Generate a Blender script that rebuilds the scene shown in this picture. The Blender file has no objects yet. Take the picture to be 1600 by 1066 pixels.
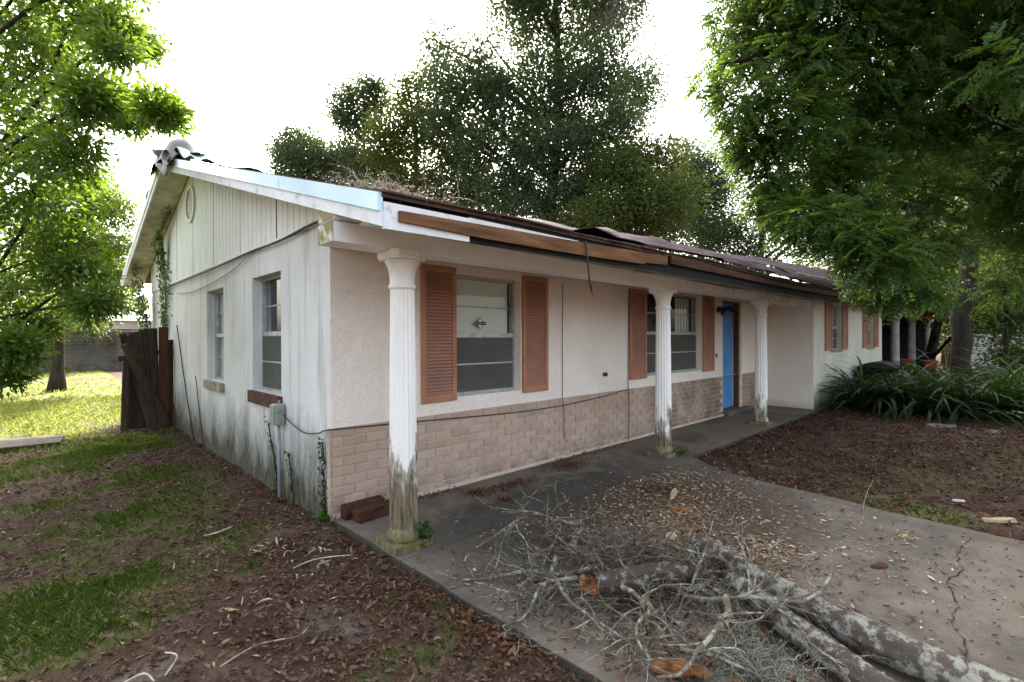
import bpy, bmesh, math, random
import numpy as np
from mathutils import Vector, Matrix
random.seed(7); RNG = np.random.default_rng(11)
S = bpy.context.scene; COL = S.collection
R_ = math.radians

# ------------------------------------------------------------------ camera
F_PX, YAW, PIT, ROL = 770.463, 0.8027, -0.0054, -0.0039
CAM = Vector((-1.7699, -4.0128, 1.5))
FW = Vector((math.cos(YAW)*math.cos(PIT), math.sin(YAW)*math.cos(PIT), math.sin(PIT)))
RT0 = Vector((math.sin(YAW), -math.cos(YAW), 0)); UP0 = RT0.cross(FW)
RT = RT0*math.cos(ROL) + UP0*math.sin(ROL); UP = -RT0*math.sin(ROL) + UP0*math.cos(ROL)
cd = bpy.data.cameras.new('camera'); cam = bpy.data.objects.new('camera', cd); COL.objects.link(cam)
cd.sensor_width = 36.0; cd.lens = F_PX/1600*36; cd.clip_start = .05; cd.clip_end = 2000
cam.matrix_world = Matrix(((RT.x, UP.x, -FW.x, CAM.x), (RT.y, UP.y, -FW.y, CAM.y), (RT.z, UP.z, -FW.z, CAM.z), (0, 0, 0, 1)))
S.camera = cam

# ------------------------------------------------------------------ sky, sun, exposure
SUN_AZ, SUN_EL = 62.0, 36.0          # azimuth from +X towards +Y
W = bpy.data.worlds.new('World'); S.world = W; W.use_nodes = True
wn = W.node_tree.nodes; wl = W.node_tree.links; wn.clear()
sky = wn.new('ShaderNodeTexSky'); sky.sky_type = 'NISHITA'; sky.sun_disc = False
sky.sun_elevation = R_(SUN_EL); sky.sun_rotation = R_(90-SUN_AZ)
sky.air_density = 1.0; sky.dust_density = 6.0; sky.ozone_density = 0.6; sky.altitude = 20
bg = wn.new('ShaderNodeBackground'); bg.inputs['Strength'].default_value = 0.15
hs = wn.new('ShaderNodeHueSaturation'); hs.inputs['Saturation'].default_value = 0.5
wo = wn.new('ShaderNodeOutputWorld')
wl.new(sky.outputs[0], hs.inputs['Color']); wl.new(hs.outputs[0], bg.inputs[0]); wl.new(bg.outputs[0], wo.inputs[0])
sd = bpy.data.lights.new('sun', 'SUN'); sd.energy = 3.1; sd.angle = R_(0.6); sd.color = (1, .95, .86)
sun = bpy.data.objects.new('sun', sd); COL.objects.link(sun)
sdir = Vector((math.cos(R_(SUN_EL))*math.cos(R_(SUN_AZ)), math.cos(R_(SUN_EL))*math.sin(R_(SUN_AZ)), math.sin(R_(SUN_EL))))
sun.rotation_euler = sdir.to_track_quat('Z', 'Y').to_euler(); sun.location = sdir*60
S.view_settings.view_transform = 'Standard'; S.view_settings.look = 'None'
S.view_settings.exposure = 2.5; S.view_settings.gamma = 1.0; S.view_settings.use_curve_mapping = False
S.render.engine = 'CYCLES'; S.cycles.use_denoising = True
S.cycles.max_bounces = 7; S.cycles.diffuse_bounces = 4; S.cycles.transparent_max_bounces = 8
S.cycles.sample_clamp_indirect = 3

# ------------------------------------------------------------------ helpers
def at(px, py, d):                      # the point a distance d ahead that the photograph shows at (px, py)
    return CAM + (FW + RT*((px-800)/F_PX) - UP*((py-533)/F_PX))*d
def tag(o, label=None, cat=None, group=None, kind=None):
    if label: o['label'] = label
    if cat: o['category'] = cat
    if group: o['group'] = group
    if kind: o['kind'] = kind
    return o
def thing(name, label, cat, loc=(0, 0, 0), group=None):
    o = bpy.data.objects.new(name, None); COL.objects.link(o); o.location = loc; o.empty_display_size = .1
    return tag(o, label, cat, group)
def worg(o):
    v = Vector((0, 0, 0))
    while o: v += o.location; o = o.parent
    return v
def link(name, me, mat, parent=None, loc=None):
    if mat and not me.materials: me.materials.append(mat)
    o = bpy.data.objects.new(name, me); COL.objects.link(o)
    if parent: o.parent = parent
    if loc is not None: o.location = Vector(loc) - worg(parent) if parent else Vector(loc)
    return o
def copy_tree(o, parent=None):
    c = o.copy(); COL.objects.link(c)
    if parent: c.parent = parent
    for ch in list(o.children): copy_tree(ch, c)
    return c
class MB:
    def __init__(s): s.v = []; s.f = []
    def add(s, vs, fs):
        b = len(s.v); s.v += [tuple(p) for p in vs]; s.f += [tuple(i+b for i in f) for f in fs]; return s
    def box(s, x0, x1, y0, y1, z0, z1):
        x0, x1 = sorted((x0, x1)); y0, y1 = sorted((y0, y1)); z0, z1 = sorted((z0, z1))
        return s.add([(x0,y0,z0),(x1,y0,z0),(x1,y1,z0),(x0,y1,z0),(x0,y0,z1),(x1,y0,z1),(x1,y1,z1),(x0,y1,z1)],
                     [(3,2,1,0),(4,5,6,7),(0,1,5,4),(1,2,6,5),(2,3,7,6),(3,0,4,7)])
    def hexa(s, b, t):                  # 4 bottom and 4 top corners, both counter-clockwise from above
        return s.add(list(b)+list(t), [(3,2,1,0),(4,5,6,7),(0,1,5,4),(1,2,6,5),(2,3,7,6),(3,0,4,7)])
    def tube(s, pts, rad, n=6, cap=True, jit=0):
        pts = [Vector(p) for p in pts]; m = len(pts)
        if not hasattr(rad, '__len__'): rad = [rad]*m
        b = len(s.v); up = Vector((0, 0, 1)); prev = None
        for i, p in enumerate(pts):
            t = (pts[min(i+1, m-1)] - pts[max(i-1, 0)])
            t = t.normalized() if t.length > 1e-9 else up
            if prev is None:
                a = t.cross(up) if abs(t.z) < .95 else t.cross(Vector((1, 0, 0)))
                prev = a.normalized()
            a = prev - t*prev.dot(t); a = a.normalized() if a.length > 1e-6 else t.orthogonal().normalized(); prev = a
            c = t.cross(a)
            for k in range(n):
                th = 2*math.pi*k/n; r = rad[i]*(1 + (random.uniform(-jit, jit) if jit else 0))
                s.v.append(tuple(p + (a*math.cos(th) + c*math.sin(th))*r))
        for i in range(m-1):
            for k in range(n):
                k2 = (k+1) % n
                s.f.append((b+i*n+k, b+i*n+k2, b+(i+1)*n+k2, b+(i+1)*n+k))
        if cap and n > 2:
            s.f.append(tuple(b+k for k in reversed(range(n)))); s.f.append(tuple(b+(m-1)*n+k for k in range(n)))
        return s
    def lathe(s, prof, c=(0, 0, 0), n=20, rfun=None):
        b = len(s.v)
        for r, z in prof:
            for k in range(n):
                th = 2*math.pi*k/n; rr = r if rfun is None else rfun(r, z, k, n)
                s.v.append((c[0]+rr*math.cos(th), c[1]+rr*math.sin(th), c[2]+z))
        m = len(prof)
        for i in range(m-1):
            for k in range(n):
                k2 = (k+1) % n; s.f.append((b+i*n+k, b+i*n+k2, b+(i+1)*n+k2, b+(i+1)*n+k))
        s.f.append(tuple(b+k for k in reversed(range(n)))); s.f.append(tuple(b+(m-1)*n+k for k in range(n)))
        return s
    def mesh(s, name, org=(0, 0, 0), smooth=False):
        me = bpy.data.meshes.new(name); o = Vector(org)
        me.from_pydata([tuple(Vector(p)-o) for p in s.v], [], s.f)
        if smooth: me.polygons.foreach_set('use_smooth', [True]*len(me.polygons))
        me.update(); return me
    def build(s, name, mat, parent=None, org=None, smooth=False, bevel=0):
        """verts are in world space; the object sits at org (default: its parent's origin)"""
        po = worg(parent) if parent else Vector((0, 0, 0))
        o3 = Vector(org) if org is not None else po
        o = link(name, s.mesh(name, o3, smooth), mat, parent); o.location = o3 - po
        if bevel:
            bm = bmesh.new(); bm.from_mesh(o.data)
            bmesh.ops.bevel(bm, geom=list(bm.edges), offset=bevel, segments=1, affect='EDGES', clamp_overlap=True)
            bm.to_mesh(o.data); bm.free()
        return o
def np_mesh(name, V, nper, mat, parent=None, org=(0, 0, 0), faces=None, smooth=False):
    """V: (N, k, 3) islands; faces: list of index tuples inside one island (all of the same length nper)"""
    N, k, _ = V.shape
    fs = np.array(faces if faces is not None else [tuple(range(k))], dtype=np.int32)
    F = (fs[None, :, :] + (np.arange(N, dtype=np.int32)*k)[:, None, None]).reshape(-1, fs.shape[1])
    me = bpy.data.meshes.new(name); o3 = np.array(org, dtype=np.float32)
    me.vertices.add(N*k); me.vertices.foreach_set('co', (V.reshape(-1, 3) - o3).astype(np.float32).ravel())
    me.loops.add(F.size); me.loops.foreach_set('vertex_index', F.ravel())
    me.polygons.add(len(F)); me.polygons.foreach_set('loop_start', np.arange(0, F.size, fs.shape[1], dtype=np.int32))
    if smooth: me.polygons.foreach_set('use_smooth', np.ones(len(F), dtype=bool))
    me.update(calc_edges=True)
    o = link(name, me, mat, parent)
    po = worg(parent) if parent else Vector((0, 0, 0)); o.location = Vector([float(c) for c in org]) - po
    return o
def unit(a): return a/np.maximum(np.linalg.norm(a, axis=-1, keepdims=True), 1e-9)
def rand_dirs(n): return unit(RNG.normal(size=(n, 3)))
def leaf_verts(P, D, L, Wd, N0=None, fold=.25):
    """diamond leaves: base P, direction D, length L, width ratio Wd"""
    n = len(P); L = np.broadcast_to(L, (n,))[:, None]
    N0 = rand_dirs(n) if N0 is None else N0
    s = unit(np.cross(D, N0)); nn = np.cross(s, D); w = L*Wd
    mid = P + D*L*.45
    return np.stack([P, mid + s*w*.5 + nn*w*fold, P + D*L - nn*L*.08, mid - s*w*.5 + nn*w*fold], axis=1)

# ------------------------------------------------------------------ materials
def lin(h):
    h = h.lstrip('#'); c = [int(h[i:i+2], 16)/255 for i in (0, 2, 4)]
    return tuple(((x/12.92) if x <= .04045 else ((x+.055)/1.055)**2.4) for x in c) + (1,)
class NT:
    def __init__(s, name):
        s.m = bpy.data.materials.new(name); s.m.use_nodes = True; s.t = s.m.node_tree; s.n = s.t.nodes; s.l = s.t.links; s.n.clear()
        s.out = s.n.new('ShaderNodeOutputMaterial'); s.geo = s.n.new('ShaderNodeNewGeometry')
        s.pos = s.geo.outputs['Position']
    def link(s, a, b): s.l.new(a, b)
    def val(s, sock, v):
        if hasattr(v, 'default_value') or isinstance(v, bpy.types.NodeSocket): s.link(v, sock)
        else: sock.default_value = v
    def vmul(s, v, k):
        n = s.n.new('ShaderNodeVectorMath'); n.operation = 'MULTIPLY'; s.link(v, n.inputs[0]); n.inputs[1].default_value = k; return n.outputs[0]
    def noise(s, scale=5, detail=4, rough=.55, vec=None, stretch=None, dist=0, out=0):
        v = vec or s.pos
        if stretch: v = s.vmul(v, stretch)
        n = s.n.new('ShaderNodeTexNoise'); n.inputs['Scale'].default_value = scale; n.inputs['Detail'].default_value = detail
        n.inputs['Roughness'].default_value = rough; n.inputs['Distortion'].default_value = dist; s.link(v, n.inputs['Vector']); return n.outputs[out]
    def voro(s, scale=5, vec=None, stretch=None, feature='F1', out=0):
        v = vec or s.pos
        if stretch: v = s.vmul(v, stretch)
        n = s.n.new('ShaderNodeTexVoronoi'); n.feature = feature; n.inputs['Scale'].default_value = scale; s.link(v, n.inputs['Vector']); return n.outputs[out]
    def ramp(s, f, stops):
        n = s.n.new('ShaderNodeValToRGB'); e = n.color_ramp.elements
        while len(e) < len(stops): e.new(.5)
        for i, (p, c) in enumerate(stops):
            e[i].position = p; e[i].color = c if hasattr(c, '__len__') else (c, c, c, 1)
        s.link(f, n.inputs[0]); return n.outputs[0]
    def math(s, op, a, b=0.0, clamp=False):
        n = s.n.new('ShaderNodeMath'); n.operation = op; n.use_clamp = clamp; s.val(n.inputs[0], a); s.val(n.inputs[1], b); return n.outputs[0]
    def mapr(s, v, a, b, c=0.0, d=1.0):
        n = s.n.new('ShaderNodeMapRange'); s.link(v, n.inputs[0])
        for i, x in enumerate((a, b, c, d)): n.inputs[i+1].default_value = x
        return n.outputs[0]
    def mix(s, f, a, b, mode='MIX'):
        n = s.n.new('ShaderNodeMix'); n.data_type = 'RGBA'; n.blend_type = mode
        s.val(n.inputs[0], f); s.val(n.inputs[6], a); s.val(n.inputs[7], b); return n.outputs[2]
    def xyz(s, i):
        n = s.n.new('ShaderNodeSeparateXYZ'); s.link(s.pos, n.inputs[0]); return n.outputs[i]
    def bump(s, h, st=.3, dist=.01, prev=None):
        n = s.n.new('ShaderNodeBump'); n.inputs['Strength'].default_value = st; n.inputs['Distance'].default_value = dist
        s.link(h, n.inputs['Height'])
        if prev: s.link(prev, n.inputs['Normal'])
        return n.outputs[0]
    def bsdf(s, col, rough=.7, normal=None, metal=0, spec=.3):
        n = s.n.new('ShaderNodeBsdfPrincipled'); s.val(n.inputs['Base Color'], col); s.val(n.inputs['Roughness'], rough)
        n.inputs['Metallic'].default_value = metal; n.inputs['Specular IOR Level'].default_value = spec
        if normal: s.link(normal, n.inputs['Normal'])
        return n.outputs[0]
    def done(s, sh): s.link(sh, s.out.inputs['Surface']); return s.m
def simple(name, c1, c2=None, scale=8, rough=.7, bump=.15, stretch=None, metal=0, spec=.3, bscale=None, bd=.004):
    t = NT(name); c2 = c2 or tuple(x*.7 for x in c1[:3])+(1,)
    f = t.noise(scale, 6, .6, stretch=stretch)
    col = t.mix(t.ramp(f, [(.35, 0), (.68, 1)]), c1, c2)
    nb = t.bump(t.noise(bscale or scale*6, 4, .6, stretch=stretch), bump, bd)
    return t.done(t.bsdf(col, rough, nb, metal, spec))
def leaf_mat(name, cols, trans=.35, tcol=(.25, .38, .03, 1), rough=.5, spec=.3):
    t = NT(name); r = t.geo.outputs['Random Per Island']
    col = t.ramp(r, [(i/(max(1, len(cols)-1)), c) for i, c in enumerate(cols)])
    big = t.noise(.9, 2, .5); col = t.mix(t.mapr(big, .35, .65, 0, .45), col, cols[0])
    a = t.bsdf(col, rough, None, 0, spec)
    b = t.n.new('ShaderNodeBsdfTranslucent')
    t.val(b.inputs[0], t.mix(.5, tcol, t.mix(r, tcol, tuple(x*.6 for x in tcol[:3])+(1,))))
    m = t.n.new('ShaderNodeMixShader'); m.inputs[0].default_value = trans
    t.link(a, m.inputs[1]); t.link(b.outputs[0], m.inputs[2]); return t.done(m.outputs[0])
def island_mat(name, cols, rough=.8, spec=.2, bump=0):
    t = NT(name); col = t.ramp(t.geo.outputs['Random Per Island'], [(i/(len(cols)-1), c) for i, c in enumerate(cols)])
    col = t.mix(t.mapr(t.noise(60, 3), .3, .7, 0, .4), col, tuple(x*.5 for x in cols[0][:3])+(1,))
    return t.done(t.bsdf(col, rough, None, 0, spec))

def stucco(name, base, alt, grime_h, grime_amt, streak=.5, cre=0):
    t = NT(name); z = t.xyz(2)
    col = t.mix(t.ramp(t.noise(1.6, 5, .6), [(.35, 0), (.7, 1)]), base, alt)
    # rain streaks and speckle
    st = t.noise(1.0, 6, .65, stretch=(7, 7, .55)); stm = t.mapr(st, .60-.05*streak, .78, 0, .45*streak)
    col = t.mix(stm, col, lin('#8d8574'))
    sp = t.noise(38, 3, .5); col = t.mix(t.mapr(sp, .70, .78, 0, .55), col, lin('#6b5f52'))
    # algae and soot rising from the ground
    n1 = t.noise(1.3, 7, .68, stretch=(1.6, 1.6, .55)); n2 = t.noise(9, 6, .75, stretch=(1.5, 1.5, .55))
    h = t.math('ADD', t.math('MULTIPLY', n1, .75), t.math('MULTIPLY', n2, .4))
    h = t.math('ADD', h, t.math('MULTIPLY', t.noise(24, 4, .7), .22)); lim = t.math('SUBTRACT', h, t.math('DIVIDE', z, grime_h))
    gm = t.math('MULTIPLY', t.mapr(lim, .16, .62), grime_amt, True)
    gcol = t.mix(t.ramp(t.noise(6, 6, .7, stretch=(2, 2, .7)), [(.35, 0), (.65, 1)]), lin('#1d1c18'), lin('#5b573f'))
    col = t.mix(gm, col, gcol)
    b1 = t.noise(30, 5, .65); b2 = t.voro(11, feature='SMOOTH_F1', stretch=(1, 1, 1.3))
    tro = t.noise(14, 2, .4, dist=1.6); trm = t.ramp(tro, [(.45, 0), (.5, 1), (.56, 0)])
    nb = t.bump(b1, .55, .006); nb = t.bump(trm if cre else b2, .5 if cre else .35, .006, nb)
    if cre: col = t.mix(t.math('MULTIPLY', trm, .13), col, lin('#8f8276'))
    return t.done(t.bsdf(col, .85, nb, 0, .2))
M = {}
M['stucco_white'] = stucco('white stucco', lin('#d6d6d1'), lin('#c6c7c4'), 1.45, .97, 1.7)
M['stucco_cream'] = stucco('cream stucco', lin('#f0e5d9'), lin('#e8dbcd'), .3, .3, .25, 1)
M['stucco_wing'] = stucco('wing stucco', lin('#d9d4c6'), lin('#c9c5b4'), 1.0, .9, .7)
M['white_paint'] = None
def peeling(name, h0, h1, white, under1, under2, top=0):
    t = NT(name); z = t.xyz(2)
    n = t.math('ADD', t.math('MULTIPLY', t.noise(5, 7, .7, stretch=(2.2, 2.2, .6)), 1.0), t.math('MULTIPLY', t.noise(3.1, 3, stretch=(2, 2, .6)), .45))
    a = t.math('ADD', n, t.math('ADD', t.mapr(z, h0, h1, .16, -.46), t.mapr(t.xyz(0), .5, 7.0, .11, -.07)))
    m = t.ramp(a, [(.55, 0), (.60, .55), (.72, 1)])
    und = t.mix(t.ramp(t.noise(9, 7, .75, stretch=(4, 4, .6)), [(.38, 0), (.62, 1)]), under1, under2)
    und = t.mix(t.math('MULTIPLY', t.mapr(z, .0, .2, .9, 0), t.mapr(t.noise(7, 3), .4, .6)), und, lin('#5d5a1e'))
    wh = t.mix(t.mapr(t.noise(2, 6, .6, stretch=(5, 5, .5)), .52, .8, 0, .35), white, lin('#a59d8f'))
    wh = t.mix(t.mapr(t.noise(45, 2), .72, .78, 0, .6), wh, lin('#5e5348'))
    if top: wh = t.mix(t.math('MULTIPLY', t.mapr(z, 1.85, 2.1), t.mapr(t.noise(14, 6, .7), .5, .75, 0, .4)), wh, lin('#8a8075'))
    col = t.mix(m, wh, und)
    nb = t.bump(t.noise(25, 4, .6, stretch=(3, 3, .5)), .25, .004)
    nb = t.bump(t.math('SUBTRACT', 1.0, m), .4, .003, nb)
    return t.done(t.bsdf(col, .6, nb, 0, .3))
M['column'] = peeling('flaking column paint', .0, .95, lin('#efece6'), lin('#4a4133'), lin('#8f8168'), 1)
M['trim'] = peeling('white trim paint', -9, -8, lin('#e8e9ea'), lin('#6b6350'), lin('#8a8270'))
def beam_mat():
    t = NT('white beam paint'); x = t.xyz(0)
    n = t.noise(3, 6, .65); col = t.mix(t.mapr(n, .55, .8, 0, .25), lin('#f4f3f0'), lin('#b9b3a9'))
    col = t.mix(t.math('MULTIPLY', t.mapr(x, 2.5, 6.5, 0, .8), t.mapr(t.noise(7, 6, .7), .45, .75, 0, 1)), col, lin('#8f877a'))
    md = t.math('MULTIPLY', t.mapr(x, -.398, -.394, 1, 0), t.mapr(t.noise(4.5, 5, .6), .36, .52), True)
    col = t.mix(md, col, lin('#77703f'))
    return t.done(t.bsdf(col, .55, t.bump(t.noise(40, 4), .15, .002), 0, .3))
M['beam'] = beam_mat()
def fascia():
    t = NT('weathered white fascia'); col = t.mix(t.mapr(t.noise(4, 6, .65), .45, .75, 0, .5), lin('#e2e5e5'), lin('#9b9a92'))
    col = t.mix(t.ramp(t.noise(7, 7, .78), [(.56, 0), (.68, .8)]), col, lin('#57554a')); return t.done(t.bsdf(col, .65, t.bump(t.noise(30, 4), .15, .003)))
M['fascia'] = fascia()
M['drip'] = simple('pale blue aluminium', lin('#bfd6e4'), lin('#a9c2d2'), 2, .35, .05, metal=.25, spec=.5)
M['board'] = simple('bare fascia lumber', lin('#7f5937'), lin('#4b3220'), 6, .8, .3, stretch=(.4, 4, 4))
M['dark_board'] = simple('dark bare lumber', lin('#523520'), lin('#2e1e13'), 5, .8, .3, stretch=(.4, 4, 4))
M['felt'] = simple('black roofing felt', (.008, .008, .009, 1), (.018, .017, .017, 1), 6, .8, .3)
M['shingle'] = simple('brown shingle', lin('#5f4a3d'), lin('#3a302a'), 12, .9, .5)
M['soffit'] = simple('stained soffit', lin('#a3967c'), lin('#75684f'), 3, .8, .2, stretch=(1, 1, 1))
M['rake_soffit'] = simple('dirty white rake soffit', lin('#c9c5b6'), lin('#8f8873'), 3.5, .8, .15)
M['siding'] = None
def siding():
    t = NT('grooved siding paint'); z = t.xyz(2)
    col = t.mix(t.mapr(t.noise(1.5, 6, .6, stretch=(1, 3, .6)), .4, .7), lin('#e4e5e1'), lin('#d2d4cf'))
    col = t.mix(t.mapr(t.noise(2, 6, .7, stretch=(1, 6, .5)), .58, .78, 0, .5), col, lin('#8a8a74'))
    col = t.mix(t.mapr(t.noise(4, 5, .7, stretch=(1, 2, 1)), .62, .8, 0, .6), col, lin('#767a5c'))
    return t.done(t.bsdf(col, .7, t.bump(t.noise(50, 4, .6, stretch=(1, 2, .4)), .15, .003)))
M['siding'] = siding()
M['shutter'] = simple('terracotta shutter paint', lin('#b67d62'), lin('#976a50'), 2.2, .6, .12)
M['slat'] = simple('terracotta slat paint', lin('#aa7862'), lin('#87665a'), 2.5, .6, .08)
M['alu'] = simple('mill aluminium', lin('#b9bcbd'), lin('#8f9294'), 12, .45, .06, metal=.5, spec=.5)
M['blind'] = simple('off white blind', lin('#e9ebe4'), lin('#dfe1d9'), 3, .6, .02)
def screen_mat():
    t = NT('insect screen'); a = t.n.new('ShaderNodeBsdfTransparent'); b = t.bsdf(t.mix(t.noise(5, 6, .7), lin('#77786f'), lin('#41433d')), .85)
    m = t.n.new('ShaderNodeMixShader'); m.inputs[0].default_value = .62; t.link(a.outputs[0], m.inputs[1]); t.link(b, m.inputs[2]); return t.done(m.outputs[0])
M['screen'] = screen_mat()
M['dark'] = simple('dark interior', (.03, .03, .03, 1), (.02, .02, .02, 1), 2, .9, .05)
M['sill'] = simple('mossy brick sill', lin('#5c3e2b'), lin('#33241a'), 9, .9, .5)
M['sill_pale'] = simple('grimy pale sill', lin('#a79f8c'), lin('#5f5844'), 6, .9, .4)
M['mortar'] = simple('painted mortar', lin('#c6b5a6'), lin('#b5a393'), 6, .9, .35)
def brick_mat():
    t = NT('painted brick'); r = t.n.new('ShaderNodeObjectInfo').outputs['Random']
    col = t.mix(r, lin('#b9a391'), lin('#a9927f'))
    col = t.mix(t.mapr(t.noise(5, 5, .65), .5, .75, 0, .4), col, lin('#8c7161'))
    x = t.xyz(0); z = t.xyz(2)
    col = t.mix(t.math('MULTIPLY', t.mapr(z, .22, .02), t.mapr(t.noise(7, 6, .7), .38, .6, 0, .75), True), col, lin('#5f4f43'))
    dm = t.math('MULTIPLY', t.mapr(x, 4.4, 5.6), t.mapr(t.noise(1.6, 5, .7), .4, .62, 0, .75))
    col = t.mix(dm, col, lin('#5d4a3c'))
    return t.done(t.bsdf(col, .8, t.bump(t.noise(55, 4, .6), .3, .003), 0, .25))
M['brick'] = brick_mat()
M['door_blue'] = simple('blue door paint', lin('#4f8fc6'), lin('#3f7fb8'), 2, .5, .05)
M['door_edge'] = simple('bare door edge', lin('#b9b3a6'), lin('#5a7fa5'), 9, .7, .1, stretch=(1, 1, .3))
M['jamb'] = simple('brown jamb', lin('#6a4a2f'), lin('#4b3524'), 6, .7, .2)
M['casing'] = simple('cream casing', lin('#d8cfb8'), lin('#b9ae96'), 4, .6, .1)
M['black'] = simple('black metal', (.012, .012, .013, 1), (.02, .02, .02, 1), 8, .4, .05, spec=.5)
M['cable'] = simple('dark cable', (.03, .03, .033, 1), (.06, .055, .05, 1), 8, .6, .05)
M['grey_box'] = simple('grey utility plastic', lin('#9a9d98'), lin('#83867f'), 6, .5, .08)
M['conduit'] = simple('grey conduit', lin('#8f9496'), lin('#777b7c'), 8, .5, .05)
M['pane'] = None
def glass():
    t = NT('window glass')
    g = t.n.new('ShaderNodeBsdfGlossy'); g.inputs['Roughness'].default_value = .02
    tr = t.n.new('ShaderNodeBsdfTransparent'); tr.inputs[0].default_value = (.94, .96, .95, 1)
    fr = t.n.new('ShaderNodeFresnel'); fr.inputs[0].default_value = 1.55
    m = t.n.new('ShaderNodeMixShader'); f = t.math('MULTIPLY', fr.outputs[0], t.math('SUBTRACT', 1.0, t.geo.outputs['Backfacing']), True)
    t.link(f, m.inputs[0]); t.link(tr.outputs[0], m.inputs[1]); t.link(g.outputs[0], m.inputs[2]); return t.done(m.outputs[0])
M['pane'] = glass()
M['sticker_white'] = simple('sticker white', lin('#e6d9de'), lin('#ddd0d6'), 5, .5, 0)
M['sticker_red'] = simple('sticker red', lin('#8d3b3b'), lin('#7d3434'), 5, .5, 0)
M['sticker_navy'] = simple('sticker navy', lin('#1d1a35'), lin('#1a1730'), 5, .5, 0)
M['sticker_lilac'] = simple('sticker lilac', lin('#a3a0bd'), lin('#9890b0'), 5, .5, 0)
M['bark'] = simple('dark tree bark', lin('#3d342d'), lin('#221d18'), 5, .95, .8, stretch=(2, 2, .5), bd=.02)
def lichen_bark(name, c1, c2, li, amt):
    t = NT(name)
    col = t.mix(t.noise(14, 6, .7, stretch=(1, 1, 1)), c1, c2)
    col = t.mix(t.ramp(t.noise(13, 8, .72), [(amt, 0), (amt+.08, 1)]), col, li)
    col = t.mix(t.ramp(t.noise(20, 6, .7), [(.62, 0), (.72, .55)]), col, lin('#b4b4a8'))
    nb = t.bump(t.noise(22, 6, .75, stretch=(1, 1, 1)), .9, .02)
    return t.done(t.bsdf(col, .95, nb, 0, .15))
M['log'] = lichen_bark('lichen covered log bark', lin('#665c53'), lin('#38302a'), lin('#8f8f83'), .47)
M['bark_pale'] = lichen_bark('mottled grey brown bark', lin('#5e5047'), lin('#342a23'), lin('#837f75'), .53)
M['rot'] = simple('rotten orange wood', lin('#a97345'), lin('#45281a'), 22, .9, .8, stretch=(1, 1, 1), bd=.015)
M['twig'] = lichen_bark('lichen covered twig', lin('#857b69'), lin('#4e4236'), lin('#a6a796'), .50)
M['twig_fine'] = lichen_bark('fine grey brown twig', lin('#74685a'), lin('#463b31'), lin('#94927f'), .54)
M['moss'] = island_mat('grey hanging moss', [lin('#7a7b6c'), lin('#999a89'), lin('#5f5f52')])
M['moss_pale'] = island_mat('bleached moss and twigs', [lin('#b3a894'), lin('#8e8370'), lin('#c9c0ae')])
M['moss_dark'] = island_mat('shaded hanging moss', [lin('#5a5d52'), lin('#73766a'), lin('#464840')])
M['litter'] = island_mat('fallen leaves', [lin('#3c2a22'), lin('#6b4a39'), lin('#4d382e'), lin('#7d5a44'), lin('#5f5048'), lin('#86705c'), lin('#453029'), lin('#59402f')])
M['litter_shaded'] = island_mat('shade-darkened fallen leaves', [lin('#33231c'), lin('#57392b'), lin('#412d24'), lin('#6a4833'), lin('#4d3d34'), lin('#866a50'), lin('#38261f')])  # leaf browns darkened to deepen the shade under the right-hand tree
M['litter_orange'] = island_mat('fresh orange leaf litter', [lin('#4a2f20'), lin('#744a31'), lin('#5c3c28'), lin('#3b261b'), lin('#7d5c42')])
M['chips'] = island_mat('wood chips', [lin('#6e5540'), lin('#a58a68'), lin('#c4ae8c'), lin('#7d5c3d'), lin('#574030'), lin('#d8cab0'), lin('#8b6f52'), lin('#493528')])
M['flake'] = island_mat('pale bark flakes', [lin('#c9b596'), lin('#a98f6e'), lin('#d9cbb2')])
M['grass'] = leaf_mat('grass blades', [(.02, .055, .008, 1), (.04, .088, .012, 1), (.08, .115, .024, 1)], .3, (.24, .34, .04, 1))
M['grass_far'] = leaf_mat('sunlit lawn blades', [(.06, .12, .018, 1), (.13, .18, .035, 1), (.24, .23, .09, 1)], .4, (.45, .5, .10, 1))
M['leaf_oak'] = leaf_mat('oak leaves', [(.042, .066, .042, 1), (.06, .09, .05, 1), (.09, .12, .058, 1)], .30, (.20, .27, .09, 1), .65, .15)  # greens lightened and blue-greyed, distance haze put into the leaf colour
M['leaf_olive'] = leaf_mat('olive green leaves', [(.045, .07, .022, 1), (.075, .105, .03, 1), (.115, .14, .042, 1)], .32, (.27, .31, .06, 1), .65, .15)
M['leaf_left'] = leaf_mat('bright broad leaves', [(.028, .066, .010, 1), (.05, .105, .014, 1), (.085, .14, .02, 1)], .38, (.27, .42, .03, 1), .36, .5)
M['leaf_pin'] = leaf_mat('fine pinnate leaflets', [(.016, .045, .010, 1), (.028, .07, .014, 1), (.06, .115, .024, 1)], .34, (.24, .38, .045, 1), .45, .35)
M['leaf_back'] = leaf_mat('dense dark leaves', [(.02, .04, .012, 1), (.035, .06, .015, 1), (.05, .075, .018, 1)], .22, (.24, .31, .045, 1))
M['leaf_vine'] = leaf_mat('ivy leaves', [(.018, .05, .012, 1), (.035, .075, .016, 1)], .3, (.2, .34, .04, 1), .45, .4)
M['strap'] = leaf_mat('glossy strap leaves', [(.007, .022, .006, 1), (.014, .036, .009, 1), (.04, .065, .018, 1)], .18, (.10, .18, .02, 1), .5, .15)
M['fence'] = simple('weathered dark fence wood', lin('#4d4136'), lin('#2c241d'), 4, .9, .4, stretch=(3, 3, .4))
M['fence_red'] = simple('reddish fence wood', lin('#5a3a2c'), lin('#38241b'), 4, .9, .4, stretch=(3, 3, .4))
M['block'] = simple('old red timber block', lin('#573522'), lin('#281a12'), 9, .95, .9, stretch=(.6, 3, 3))
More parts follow.
